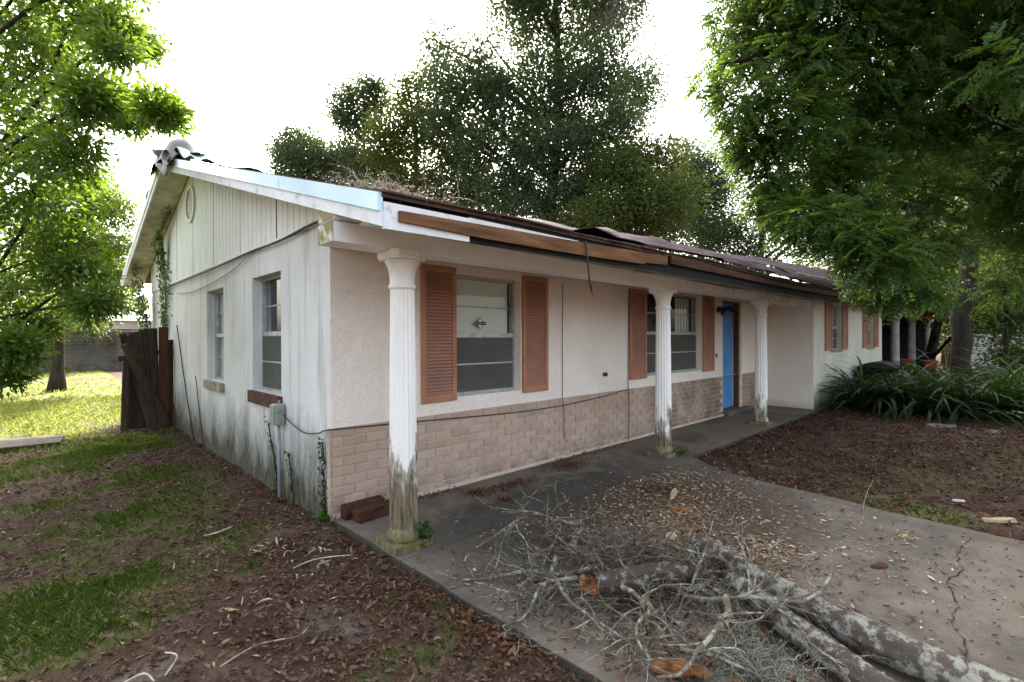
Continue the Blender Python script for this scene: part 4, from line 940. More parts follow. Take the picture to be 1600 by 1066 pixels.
BR = [((1.22, -2.05), 200, 1.15, .017), ((1.35, -1.85), 230, 1.0, .014), ((1.0, -2.55), 205, 1.2, .018), ((1.1, -2.75), 170, 1.1, .017), ((1.3, -2.3), 260, .9, .013), ((.6, -1.95), 190, .8, .012),
      ((.75, -2.2), 140, .9, .013), ((1.4, -2.0), 120, .7, .012), ((.9, -2.9), 190, .9, .015), ((.6, -2.6), 215, .75, .012), ((1.15, -1.75), 160, 1.0, .012), ((.5, -2.2), 170, .6, .011), ((.75, -2.45), 240, .85, .014),
      ((1.0, -2.3), 185, .95, .013), ((.85, -2.05), 75, .6, .012), ((1.2, -2.6), 245, .8, .012), ((.95, -3.05), 250, .55, .011), ((.8, -1.75), 215, .7, .010), ((.55, -2.35), 255, .9, .012), ((1.3, -2.5), 100, .65, .012), ((.35, -2.15), 235, .7, .010), ((1.05, -2.2), 150, 1.0, .014)]
for i, ((x, y), a, L, r) in enumerate(BR):
    mb = MB(); h = random.uniform(.03, .15); r *= 1.35 if x < .95 else 1.0
    branch(mb, (x, y, h), (math.cos(R_(a)), math.sin(R_(a)), random.uniform(-.05, .16)), L, r, 2, 8, .26, .55, 6, 10, low=.012, end=.3, grav=.02)
    tag(mb.build('dead_branch', M['twig'], org=(x, y, h), smooth=True), 'lichen covered dead branch in the tangled pile on the driveway', 'branch', 'dead branches in the pile on the driveway')
tw = MB()
for i in range(420):
    f = abs(random.gauss(0, .42)); a = random.uniform(0, 6.28); x = .92+f*math.cos(a)*1.15; y = -2.32+f*math.sin(a)*1.05
    if x < .02: continue
    branch(tw, (x, y, random.uniform(.01, .16*math.exp(-f*f*4)+.02)), (random.gauss(-.3, 1), random.gauss(-.2, 1), random.gauss(.05, .28)), random.uniform(.12, .42), random.uniform(.002, .0062), 1, 4, .30, .6, 3, 7, low=.006, end=.3)
tag(tw.build('twig_litter', M['twig_fine'], org=(.9, -2.3, 0)), 'fine dead twigs tangled through the branch pile', 'twigs', kind='stuff')
def moss_tuft(spots, mat, label, hang=False, name='moss_tuft', nseg=5, r=.0016):
    mb = MB()
    for (c, sp, n, L) in spots:
        for i in range(n):
            p = Vector(c)+Vector((random.gauss(0, sp[0]), random.gauss(0, sp[1]), random.gauss(0, sp[2]))); d = Vector((random.gauss(0, 1), random.gauss(0, 1), random.gauss(-2.2, .4) if hang else random.gauss(.1, .5))).normalized()
            pts = [p]
            for k in range(nseg):
                d = (d+Vector((random.gauss(0, .5), random.gauss(0, .5), random.gauss(-.25 if hang else 0, .4)))).normalized(); q = pts[-1]+d*L/nseg
                if not hang and q.z < .004: q.z = .004
                pts.append(q)
            mb.tube(pts, r, 3, cap=False)
    return tag(mb.build(name, mat, org=spots[0][0]), label, 'moss', kind='stuff')
moss_tuft([((.58, -3.15, .035), (.09, .12, .02), 380, .10), ((.95, -2.88, .05), (.10, .08, .025), 160, .10), ((.48, -3.28, .02), (.07, .09, .01), 160, .09)], M['moss'], 'grey green moss clumps among the logs')
moss_tuft([((1.2, -2.15, .06), (.25, .2, .03), 90, .10), ((.15, -2.1, .02), (.08, .16, .01), 120, .06)], M['moss'], 'thin grey lichen scraps under the dead branches')
moss_tuft([((-.32, -1.42, 2.40), (.10, .10, .012), 80, .07), ((-.12, -1.40, 2.385), (.13, .1, .010), 70, .06)], M['moss_pale'], 'dry pale moss heaped on the roof corner')
for (pts, r, lab, mt) in [([(-.54, -.62, -.035), (-.4, -.62, -.02), (-.25, -.66, -.03), (-.15, -.70, -.04)], .004, 'curved pale stick on the earth left of the porch corner', 'bleached'),
                      ([(-1.16, -1.40, -.035), (-1.0, -1.36, -.025), (-.9, -1.38, -.03), (-.8, -1.42, -.03), (-.72, -1.35, -.04)], .0035, 'long thin grey stick in the litter near the bottom edge', 'twig'),
                      ([(-1.50, -1.23, -.03), (-1.43, -1.27, .0), (-1.40, -1.33, -.02)], .0045, 'white broken stick on the left in the litter', 'bleached'),
                      ([(-1.36, -1.32, -.02), (-1.30, -1.25, .01), (-1.33, -1.14, -.01)], .004, 'white forked stick piece right of the other white one', 'bleached'),
                      ([(-.83, .45, -.04), (-.75, .42, -.03), (-.62, .5, -.04)], .005, 'short pale stick near the gable wall', 'bleached')]:
    cable('fallen_stick', pts, r, lab, 'stick', M[mt])
def slab_piece(name, c, L, w, h, rz, mat, label, cat, seed=3):
    rr = random.Random(seed); n = 9; mb = MB(); ring = []
    for k in range(n):
        a = 2*math.pi*k/n; ring.append((math.cos(a)*L/2*rr.uniform(.8, 1.1), math.sin(a)*w/2*rr.uniform(.75, 1.1)))
    mb.add([(x, y, 0) for x, y in ring]+[(x*.85, y*.85, h*rr.uniform(.7, 1.2)) for x, y in ring], [tuple(range(n-1, -1, -1)), tuple(range(n, 2*n))]+[(k, (k+1) % n, n+(k+1) % n, n+k) for k in range(n)])
    o = mb.build(name, M[mat], org=(0, 0, 0)); o.location = c; o.rotation_euler = (0, 0, rz); return tag(o, label, cat)
gz = lambda x, y: float(ground_z(np.array([x]), np.array([y]))[0])
slab_piece('bark_slab', (3.95, -3.88, gz(3.95, -3.88)+.0), .34, .07, .03, R_(-45), 'flake', 'long pale bark slab on the leaf litter right of the driveway', 'bark', 3)
slab_piece('paper_scrap', (4.42, -3.6, gz(4.42, -3.6)+.01), .12, .07, .012, R_(-40), 'pale', 'small white paper scrap in the leaf litter', 'litter', 4)
slab_piece('bark_piece', (2.18, -3.37, -.004), .13, .06, .02, R_(-35), 'litter_orange', 'orange rotten bark piece lying on the open driveway', 'bark', 5)
slab_piece('flat_stone', (9.3, -3.05, -.05), .6, .3, .05, R_(-40), 'stone', 'grey flat stone before the strap leaf plants', 'stone', 6)
slab_piece('flat_stone', (9.25, -3.7, -.05), .5, .25, .04, R_(-30), 'stone', 'second grey flat stone further along the plant bed', 'stone', 7)
for k, (x, y, a, L, lab) in enumerate([(2.6, -1.7, 20, .3, 'pale torn wood strip at the top of the chip litter'), (2.25, -1.95, -50, .26, 'brown torn wood strip in the middle of the chips'), (1.62, -2.2, 10, .2, 'pale crumbly wood piece behind the pile'), (1.45, -2.1, 60, .18, 'orange crumbly wood piece behind the pile'), (1.7, -2.45, -30, .24, 'cream wood splinter beside the long log'), (1.5, -2.35, 15, .15, 'broken orange wood lump at the end of the long log')]):
    slab_piece('wood_piece', (x, y, .0), L, .06 if L > .2 else .09, .03, R_(a), 'rot' if 'orange' in lab or 'brown' in lab else 'flake', lab, 'wood', 30+k)

# ------------------------------------------------------------------ litter, chips, grass (stuff)
def curled(P, L, ratio, up=.35):
    n = len(P); D = unit(RNG.normal(size=(n, 3))*[1, 1, up]); N0 = unit(RNG.normal(size=(n, 3))*.35*up/.35+[0, 0, 1])
    s = unit(np.cross(D, N0)); nn = np.cross(s, D); L = L[:, None]; w = L*ratio; cu = RNG.uniform(-.12, .3, (n, 1))*L
    return np.stack([P, P+D*L*.38+s*w*.5+nn*cu, P+D*L*.75+s*w*.3+nn*cu*.6, P+D*L, P+D*L*.75-s*w*.3+nn*cu*.8, P+D*L*.38-s*w*.5+nn*cu*.7], 1)
LF = [(0, 1, 2, 3), (0, 3, 4, 5)]
def chip(P, L, ratio):                   # torn blunt-ended slivers
    n = len(P); D = unit(RNG.normal(size=(n, 3))*[1, 1, .12]); s = unit(np.cross(D, unit(RNG.normal(size=(n, 3))*.15+[0, 0, 1]))); L = L[:, None]; w = L*ratio*RNG.uniform(.5, 1.5, (n, 1)); r = lambda a, b: RNG.uniform(a, b, (n, 1))
    return np.stack([P-s*w*r(.2, .5), P+D*L*r(-.15, .1)+s*w*r(.2, .5), P+D*L*.5+s*w*r(.35, .65), P+D*L*r(.8, 1.1)+s*w*r(.0, .45), P+D*L*r(.75, 1.05)-s*w*r(.1, .4), P+D*L*.5-s*w*r(.35, .65)], 1)
def scatter(n, x0, x1, y0, y1, keep, zoff=.004):
    x = RNG.uniform(x0, x1, n); y = RNG.uniform(y0, y1, n); k = RNG.random(n) < keep(x, y); x, y = x[k], y[k]
    return np.stack([x, y, ground_z(x, y)+zoff+RNG.random(len(x))*.012], 1)
inyard = lambda x, y: ~((x > -.02) & (x < drive_right(y)+.02)) & ~((x > -.02) & (x < 9.9) & (y > -1.09)) & ~((y > -1.0) & (x > 0))
P = scatter(66000, -3.2, .0, -4.2, 7.5, lambda x, y: inyard(x, y)*(.35+.65*np.clip(vnoise(x, y, 1.3, 8)*1.6-.2, 0, 1))*(1-.72*grass_mask(x, y))*np.where(x > -.9, 1.25, .8)*np.where(y > 5, .4, 1))
tag(np_mesh('leaf_litter', curled(P, .014+.044*RNG.random(len(P))**1.6, .38), 4, M['litter'], None, (-1, 0, 0), LF), 'brown fallen leaves covering the earth left of the house', 'leaves', kind='stuff')
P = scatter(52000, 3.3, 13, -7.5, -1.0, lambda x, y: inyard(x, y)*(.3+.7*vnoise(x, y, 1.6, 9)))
tag(np_mesh('leaf_litter', curled(P, RNG.uniform(.03, .065, len(P)), .42), 4, M['litter_shaded'], None, (6, -3, 0), LF), 'brown fallen leaves under the tree right of the driveway', 'leaves', kind='stuff')
def blob(n, spots, z0=.002, zs=.01):
    out = []
    for (x, y, rx, ry, w) in spots:
        k = int(n*w); out.append(np.stack([RNG.normal(x, rx, k), RNG.normal(y, ry, k), z0+np.abs(RNG.normal(0, zs, k))], 1))
    P = np.concatenate(out); ok = (P[:, 0] > .03) & (P[:, 0] < drive_right(P[:, 1])+.3) & (P[:, 1] < -.03); return P[ok]
P = blob(1, [(2.73, -.32, .16, .09, 520), (1.69, -.42, .2, .06, 420), (1.31, -.33, .07, .06, 200), (1.34, -.7, .05, .05, 90), (2.61, -1.48, .10, .12, 260), (.5, -.07, .12, .04, 120), (3.4, -.12, .5, .05, 260), (.9, -.1, .2, .03, 160)], zs=.012)
tag(np_mesh('leaf_drift', curled(P, RNG.uniform(.015, .045, len(P)), .3), 4, M['litter_orange'], None, (2, -.4, 0), LF), 'small drifts of orange brown litter on the porch slab', 'leaves', kind='stuff')
x = RNG.uniform(-.32, -.02, 700); y = RNG.uniform(-2.7, -1.2, 700); P = np.stack([x, y, ground_z(x, y)+.01+RNG.random(700)*.02], 1); P = P[RNG.random(700) < np.exp(-((x+.08)/.14)**2)]
tag(np_mesh('leaf_drift', curled(P, RNG.uniform(.03, .06, len(P)), .42), 4, M['litter_orange'], None, (-.1, -2, 0), LF), 'orange leaves gathered along the slab edge', 'leaves', kind='stuff')
P = blob(1, [(2.3, -1.75, .6, .33, 3600), (2.0, -2.05, .22, .14, 1800), (1.6, -2.1, .25, .14, 1500), (1.85, -2.75, .2, .16, 1800), (1.5, -2.35, .22, .22, 1500), (2.8, -2.2, .5, .5, 1500), (2.9, -1.4, .25, .12, 900), (3.3, -1.7, .3, .3, 700), (.9, -2.4, .5, .4, 400), (2.9, -3.4, .07, .03, 120), (2.2, -3.2, .5, .4, 500), (.8, -1.6, .5, .35, 350), (1.0, -2.6, .5, .5, 200)], zs=.006)
tag(np_mesh('wood_chips', chip(P, .008+.042*RNG.random(len(P))**2.4, .34), 4, M['chips'], None, (2, -2, 0), LF), 'torn wood chips and bark crumbs strewn over the driveway', 'wood chips', kind='stuff')
n = 3800; P = np.stack([RNG.uniform(.1, 3.6, n), RNG.uniform(-5.5, -1.1, n), np.full(n, .001)], 1); P = P[P[:, 0] < drive_right(P[:, 1])]
tag(np_mesh('leaf_litter', curled(P, .008+.032*RNG.random(len(P))**2, .35, .25), 4, M['litter'], None, (2, -3, 0), LF), 'loose brown leaves scattered over the driveway', 'leaves', kind='stuff')
P = blob(1, [(.9, -2.35, .55, .42, 900), (.5, -3.1, .35, .3, 350), (1.2, -3.0, .3, .3, 200)], zs=.03)
tag(np_mesh('leaf_litter', curled(P, RNG.uniform(.02, .055, len(P)), .4), 4, M['litter_orange'], None, (.9, -2.3, 0), LF), 'rusty leaves caught under the branch pile', 'leaves', kind='stuff')
fl_ = [(-.60, -.1), (-.58, -.12), (-.55, -.2), (-.5, -.08), (-.45, -.25), (-.52, -.75), (-.36, -.4), (-.3, -.55), (-.42, -.62), (-.9, -.9), (-.35, -.35), (-.2, -.4)]
P = np.array([(a+random.gauss(0, .05), b+random.gauss(0, .05), gz(a, b)+.015) for a, b in fl_ for _ in range(3)])
tag(np_mesh('bark_flakes', curled(P, RNG.uniform(.04, .11, len(P)), .22, .2), 4, M['flake'], None, (-.5, -.3, 0), LF), 'pale bark flakes on the earth in front of the gable corner', 'bark flakes', kind='stuff')
n = 260; P = np.stack([RNG.uniform(-2.3, -.05, n), RNG.uniform(-2.2, 4, n), np.zeros(n)], 1); P[:, 2] = ground_z(P[:, 0], P[:, 1])+.012
tag(np_mesh('bark_flakes', curled(P, RNG.uniform(.02, .06, n), .2, .2), 4, M['flake'], None, (-1, 1, 0), LF), 'small pale bark scraps dotted over the left yard', 'bark flakes', kind='stuff')
def blades(n, x0, x1, y0, y1, h0, h1, w, mat, label, org, thr=.04, pw=1.0):
    x = RNG.uniform(x0, x1, n); y = RNG.uniform(y0, y1, n); g = grass_mask(x, y); k = (RNG.random(n) < g**pw) & (g > thr); x, y, g = x[k], y[k], g[k]; m = len(x)
    B = np.stack([x, y, ground_z(x, y)-.004], 1); h = RNG.uniform(h0, h1, m)*(.5+.5*g); a = RNG.uniform(0, 6.28, m); ln = np.abs(RNG.normal(0, .55, m))+.15
    d = np.stack([np.cos(a), np.sin(a), np.zeros(m)], 1); s = np.stack([-np.sin(a), np.cos(a), np.zeros(m)], 1)*w/2; up = np.array([0, 0, 1.0]); hh = h[:, None]; l = (ln*h)[:, None]
    V = np.stack([B-s, B+s, B+s*.7+d*l*.45+up*hh*.65, B+d*l*1.1+up*hh*.9, B-s*.7+d*l*.45+up*hh*.65], 1)
    return tag(np_mesh('grass', V, 4, mat, None, org, None), label, 'grass', kind='stuff')
blades(120000, -3.2, .02, -2.3, 6.2, .025, .065, .005, M['grass'], 'low green weeds and grass in the earth left of the house', (-1, 1, 0))
blades(16000, 3.4, 8, -5.5, -1.2, .03, .08, .006, M['grass'], 'sparse grass at the right edge of the driveway', (5, -3, 0))
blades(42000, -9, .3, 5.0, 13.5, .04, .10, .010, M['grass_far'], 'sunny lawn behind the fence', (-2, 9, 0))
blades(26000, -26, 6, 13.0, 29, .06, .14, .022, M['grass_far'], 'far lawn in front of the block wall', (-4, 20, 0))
# ------------------------------------------------------------------ trees
def crown_leaves(clumps, size, per, sub_r, mat, root, org, nsub, ratio=.5, droop=-.25, name='crown'):
    Ps = []; Ds = []; subs = []
    for (c, r, k) in clumps:
        c = np.array(c); ns = max(3, int(nsub*k*max(1, r)**1.45)); u = rand_dirs(ns)*(RNG.random((ns, 1))**.36); q = c + u*np.array([r, r, r*.85])
        for s in q: subs.append((c, s))
        np_ = int(per)
        off = RNG.normal(size=(ns, np_, 3))*sub_r*np.array([1, 1, .75]); P = q[:, None, :]+off
        D = unit(off*.8 + (q-c)[:, None, :]*.5*sub_r/max(r, .01) + RNG.normal(size=off.shape)*sub_r*.6 + np.array([0, 0, droop*sub_r]))
        Ps.append(P.reshape(-1, 3)); Ds.append(D.reshape(-1, 3))
    P = np.concatenate(Ps); D = np.concatenate(Ds); n = len(P)
    N0 = unit(RNG.normal(size=(n, 3))*.6+[0, 0, .8])
    np_mesh(name, leaf_verts(P, D, RNG.uniform(.65, 1.25, n)*size, ratio, N0), 4, mat, root, org)
    return subs
def bend(a, b, sag, n=6, wob=.05):
    a, b = Vector(a), Vector(b); L = (b-a).length; out = []
    o = Vector((random.gauss(0, wob), random.gauss(0, wob), 0))*L
    for i in range(n+1):
        t = i/n; out.append(a.lerp(b, t)+Vector((0, 0, sag*L*math.sin(t*math.pi)))+o*math.sin(t*math.pi)+Vector((random.gauss(0, .006), random.gauss(0, .006), 0))*L)
    return out
def tree(label, base, trunk, r0, clumps, lmat, bmat, size, per, sub_r, nsub, ratio=.5, group=None, twigs=.5, cat='tree', name='tree', limb=.02, sag=.05, clip_twig=.012):
    root = thing(name, label, cat, base, group); mb = MB(); tp = [Vector(base)]+[Vector(p) for p in trunk]; m = len(tp)
    fine = []
    for i in range(m-1):
        for k in range(4): fine.append(tp[i].lerp(tp[i+1], k/4)+Vector((random.gauss(0, .02), random.gauss(0, .02), 0)))
    fine.append(tp[-1]); mf = len(fine); rr = [r0*(1.25 if i == 0 else 1)*(1-.72*i/(mf-1)) for i in range(mf)]
    mb.tube(fine, rr, 10, jit=.06)
    for (c, r, k) in clumps:
        c = Vector(c); best = min(range(1, mf), key=lambda i: (fine[i]-c).length + 2.0*max(0, fine[i].z-(c.z-.75*math.hypot(c.x-fine[i].x, c.y-fine[i].y))))
        p = fine[best]; L = (c-p).length
        if L < .15 or r < .14: continue
        rb = min(rr[best]*.62, limb*L+.5*limb); pts = bend(p, c, sag); mb.tube(pts, [rb*(1-.7*i/6) for i in range(7)], 6)
    subs = crown_leaves(clumps, size, per, sub_r, lmat, root, base, nsub, ratio)
    for (c, s) in subs:
        if random.random() < twigs:
            pts = bend(c, s, .05, 3, .08); mb.tube(pts, [clip_twig, clip_twig*.7, clip_twig*.5, clip_twig*.3], 3, cap=False)
    mb.build('trunk', bmat, root, base, smooth=True); return root
def px_clumps(rows, d, dj=1.2, k=1.0):
    out = []
    for row in rows:
        px, py, r = row[:3]; kk = row[3] if len(row) > 3 else 1; dd = (row[4] if len(row) > 4 else d)+random.uniform(-dj, dj)
        out.append((at(px, py, dd), r*dd/F_PX, kk*k))
    return out
def foot(p, z=-.06): return (p.x, p.y, z)
random.seed(5)
# the big oak behind the house
oak = px_clumps([(870, 45, 85), (800, 15, 50), (945, 30, 62), (765, 120, 35, .5), (985, 125, 42, .8), (1000, 165, 40, .8), (925, 110, 55), (857, 130, 62), (700, 85, 50, .7), (735, 110, 42, .7), (672, 60, 28, .35), (700, 130, 42, .7), (760, 60, 26, .4), (752, 150, 52), (815, 190, 75), (900, 180, 72),
                 (950, 190, 50, .9), (857, 255, 85), (770, 250, 72), (925, 270, 75), (860, 320, 80), (790, 320, 70), (726, 300, 52), (700, 190, 45, .8), (960, 330, 70), (880, -40, 90), (800, -60, 70, .8), (960, -60, 80), (860, -130, 90), (950, -130, 70)], 25, 1.6)
oc_ = at(868, 420, 25.5)
tree('tall oak towering directly behind the middle of the roof', foot(oc_), [(oc_.x, oc_.y, 4), (oc_.x-.2, oc_.y+.1, 8.5), (oc_.x+.3, oc_.y, 13), (oc_.x+.1, oc_.y, 18), (oc_.x+.2, oc_.y, 21)], .36, oak, M['leaf_oak'], M['bark'], .18, 92, .40, 22, .5, twigs=.45, clip_twig=.03)
b2 = at(640, 430, 27)
tree('olive green oak left of the tallest oak', foot(b2), [(b2.x, b2.y, 4), (b2.x+.2, b2.y, 7.5), (b2.x+.5, b2.y, 12)], .34, px_clumps([(665, 175, 50), (640, 145, 28, .7), (630, 210, 55), (690, 230, 50), (617, 262, 55), (640, 300, 60), (690, 310, 55), (600, 310, 45), (600, 230, 35, .8), (660, 120, 26, .5), (735, 230, 45)], 27, 1.3), M['leaf_olive'], M['bark'], .17, 76, .36, 27, .5, twigs=.4, clip_twig=.03)
b3 = at(566, 430, 29)
tree('small dark tree with a narrow two-lobed crown', foot(b3), [(b3.x, b3.y, 3.5), (b3.x, b3.y, 8.5), (b3.x+.2, b3.y, 13)], .24, px_clumps([(550, 160, 36), (530, 175, 20, .6), (582, 140, 22, .8), (590, 165, 25), (575, 195, 28, .8), (560, 235, 30, .6), (585, 260, 35), (555, 285, 35), (540, 195, 20, .6)], 29, .8), M['leaf_oak'], M['bark'], .18, 80, .34, 28, .5, twigs=.4, clip_twig=.03)
b4 = at(490, 430, 31)
tree('rounded grey green tree at the far left of the trees behind the roof', foot(b4), [(b4.x, b4.y, 3.5), (b4.x, b4.y, 8)], .28, px_clumps([(465, 225, 32), (440, 238, 16, .5), (480, 250, 45), (520, 255, 40), (545, 262, 30), (500, 290, 50), (455, 270, 35)], 31, 1), M['leaf_oak'], M['bark'], .19, 80, .38, 27, .5, twigs=.3, clip_twig=.03)
b5 = at(1000, 450, 22)
tree('bright olive tree right of the tallest oak above the maroon tarp', foot(b5), [(b5.x, b5.y, 3.5), (b5.x+.1, b5.y, 7.5)], .26, px_clumps([(990, 245, 40, .8), (960, 260, 35), (1030, 240, 32, .7), (1010, 290, 55), (1045, 310, 50), (980, 330, 60), (1020, 355, 55), (930, 345, 45), (900, 360, 40)], 22, 1.2), M['leaf_olive'], M['bark'], .17, 84, .34, 27, .5, twigs=.4, clip_twig=.025)
b6 = at(1095, 450, 26)
tree('dark tree with a feathery top at the right edge of the open sky', foot(b6), [(b6.x, b6.y, 4), (b6.x, b6.y, 9.5)], .28, px_clumps([(1090, 258, 32, .9), (1065, 232, 20, .5), (1105, 285, 38), (1060, 280, 40), (1120, 300, 22, .7), (1085, 335, 55), (1120, 350, 40), (1050, 340, 45), (1110, 385, 45)], 26, 1.2), M['leaf_oak'], M['bark'], .17, 76, .36, 27, .5, twigs=.4, clip_twig=.03)
b7 = at(1190, 460, 24)
tree('open crowned tree behind the right end of the tarp', foot(b7), [(b7.x, b7.y, 4), (b7.x, b7.y, 9)], .26, px_clumps([(1150, 360, 36, 1), (1180, 395, 38, 1), (1150, 400, 36, 1), (1185, 340, 36, .7), (1215, 330, 40, .5), (1250, 350, 50, .7), (1230, 400, 40, .5), (1285, 395, 45, .6), (1170, 415, 30), (1280, 310, 60, .7), (1330, 330, 60, .7)], 24, 1.4), M['leaf_back'], M['bark'], .16, 22, .36, 40, .5, twigs=.4, clip_twig=.03)
gb = 'trees in the thicket behind the right wing'
for k, (bx, rows, d, lab) in enumerate([
    (1370, [(1340, 260, 90), (1400, 320, 90), (1330, 400, 70), (1400, 430, 70), (1420, 230, 90), (1380, 480, 60)], 30, 'backlit tree behind the pinnate crown nearest the roof end'),
    (1480, [(1460, 330, 80), (1510, 260, 90), (1450, 420, 80), (1520, 420, 80), (1490, 480, 60), (1430, 380, 60)], 27, 'backlit thicket tree to the left of the dark trunk'),
    (1590, [(1580, 320, 90), (1620, 220, 100), (1570, 420, 80), (1640, 400, 90), (1590, 480, 60), (1550, 230, 80)], 25, 'backlit thicket tree to the right of the dark trunk'),
    (1690, [(1690, 300, 110), (1720, 200, 110), (1680, 430, 90), (1760, 380, 110)], 24, 'thicket tree at the right margin of the photo')]):
    b = at(bx, 500, d)
    tree(lab, foot(b), [(b.x, b.y, 4), (b.x+.2, b.y, 8)], .25, px_clumps(rows, d, 1.5), M['leaf_back'], M['bark'], .23, 26, .5, 38, .5, group=gb, twigs=.3, clip_twig=.03)
b8 = at(1445, 520, 20)
tree('leafy tree leaning over the carport posts', foot(b8), [(b8.x, b8.y-.5, 2.5), (b8.x, b8.y-.8, 5)], .2, px_clumps([(1440, 400, 60), (1480, 440, 55), (1410, 380, 55), (1500, 380, 55), (1465, 340, 60), (1530, 440, 50), (1470, 480, 35), (1520, 490, 30)], 18, 1.5), M['leaf_back'], M['bark'], .14, 22, .30, 44, .5, twigs=.3, clip_twig=.02)
for (bx, rows, d, lab) in [(1570, [(1560, 440, 45), (1610, 470, 50), (1530, 480, 40), (1640, 430, 60), (1580, 500, 35), (1600, 390, 50), (1510, 440, 35)], 15.5, 'low leafy tree just right of the dark trunk, before the garden wall')]:
    b = at(bx, 540, d)
    tree(lab, foot(b), [(b.x, b.y, 1.5), (b.x+.1, b.y, 3.2)], .1, px_clumps(rows, d, 1.0), M['leaf_back'], M['bark'], .11, 26, .22, 60, .5, twigs=.4, clip_twig=.01)
# shrubs low behind the roof line and the carport
for (px, py, r, d, lab) in [(1450, 525, 40, 30, 'dark shrub mass behind the carport posts'), (1540, 505, 50, 26, 'shrub behind the dark trunk'), (1480, 500, 45, 22, 'dark shrub between the carport and the dark trunk'), (1600, 470, 70, 20, 'tall dark shrub right of the dark trunk'), (1600, 560, 40, 17, 'low green shrub at the right edge behind the strap leaf plants')]:
    c = at(px, py, d); rr = r*d/F_PX; root = thing('shrub', lab, 'shrub', (c.x, c.y, -.05))
    crown_leaves([((c.x+random.gauss(0, rr*.5), c.y+random.gauss(0, rr*.5), max(.4, c.z+random.gauss(0, rr*.3))), rr*.8, 1) for _ in range(5)], .13, 20, .25, M['leaf_back'], root, (c.x, c.y, -.05), 30, .5)
    st_ = MB()
    for q in range(5): st_.tube([(c.x, c.y, -.1), (c.x+random.gauss(0, .3), c.y+random.gauss(0, .3), max(.6, c.z))], [.03, .012], 5)
    st_.build('stem', M['bark'], root)
# left broadleaf tree: trunk outside the frame, boughs reaching in over the lawn
random.seed(9)
lt = px_clumps([(40, 30, 55), (120, 25, 45), (180, 50, 30), (225, 72, 17, .9), (180, 82, 16, .5), (60, 105, 55), (105, 75, 35), (135, 150, 32), (195, 162, 30), (228, 165, 15, .9), (252, 172, 9, .9), (266, 182, 4, .6), (200, 190, 12, .5), (85, 195, 52), (25, 215, 65), (115, 238, 42), (165, 150, 22, .7), (50, 300, 62), (105, 315, 42), (35, 380, 62), (105, 385, 48), (35, 455, 52), (115, 430, 40), (50, 512, 28), (15, 545, 30), (150, 470, 26, .7), (10, 130, 50), (-60, 60, 90), (-80, 200, 100), (-70, 350, 90), (-60, 480, 70), (60, -60, 70), (170, -40, 55), (-40, -80, 90), (10, 585, 14, .5), (80, 345, 40), (140, 375, 30, .8)], 5.6, .9)
lb = at(-330, 620, 6.0)
tree('bright broad leaved tree reaching in from the left edge', foot(lb, -.1), [(lb.x, lb.y, 1.2), (lb.x+.1, lb.y+.1, 2.4), (lb.x+.2, lb.y+.2, 3.6), (lb.x+.3, lb.y+.2, 5.2)], .16, lt, M['leaf_left'], M['bark'], .076, 17, .085, 74, .46, twigs=.8, clip_twig=.003, sag=.08, limb=.007)
l2 = at(90, 560, 15)
tree('sunlit smaller leaved tree beyond the bright broad leaved boughs', foot(l2), [(l2.x, l2.y, 2), (l2.x+.4, l2.y, 4.2)], .2, px_clumps([(160, 300, 38), (185, 330, 28, .8), (140, 350, 45), (185, 385, 30), (165, 420, 38), (120, 400, 50), (190, 430, 20, .7), (130, 290, 35), (80, 430, 50), (150, 460, 35), (60, 350, 55), (190, 470, 18, .6), (130, 480, 30)], 15, 1.2), M['leaf_left'], M['bark'], .10, 30, .2, 70, .5, twigs=.6, clip_twig=.01, limb=.008)
l3 = at(60, 560, 24)
tree('shaded dense tree in front of the block wall', foot(l3), [(l3.x, l3.y, 2), (l3.x, l3.y, 5)], .25, px_clumps([(60, 530, 30), (110, 520, 28), (20, 520, 35), (140, 505, 20), (80, 490, 40), (40, 460, 50), (120, 470, 40), (10, 440, 60)], 24, 1.2), M['leaf_back'], M['bark'], .14, 26, .33, 44, .5, twigs=.3, clip_twig=.02, limb=.009)
l4 = at(200, 540, 40)
tree('pale tree top showing beyond the block wall beside the fence', foot(l4), [(l4.x, l4.y, 3)], .2, px_clumps([(215, 500, 12, .8), (190, 495, 10, .6), (170, 480, 16, .8), (225, 480, 14)], 40, 1), M['leaf_olive'], M['bark'], .2, 20, .3, 40, .5, twigs=.2, clip_twig=.02)
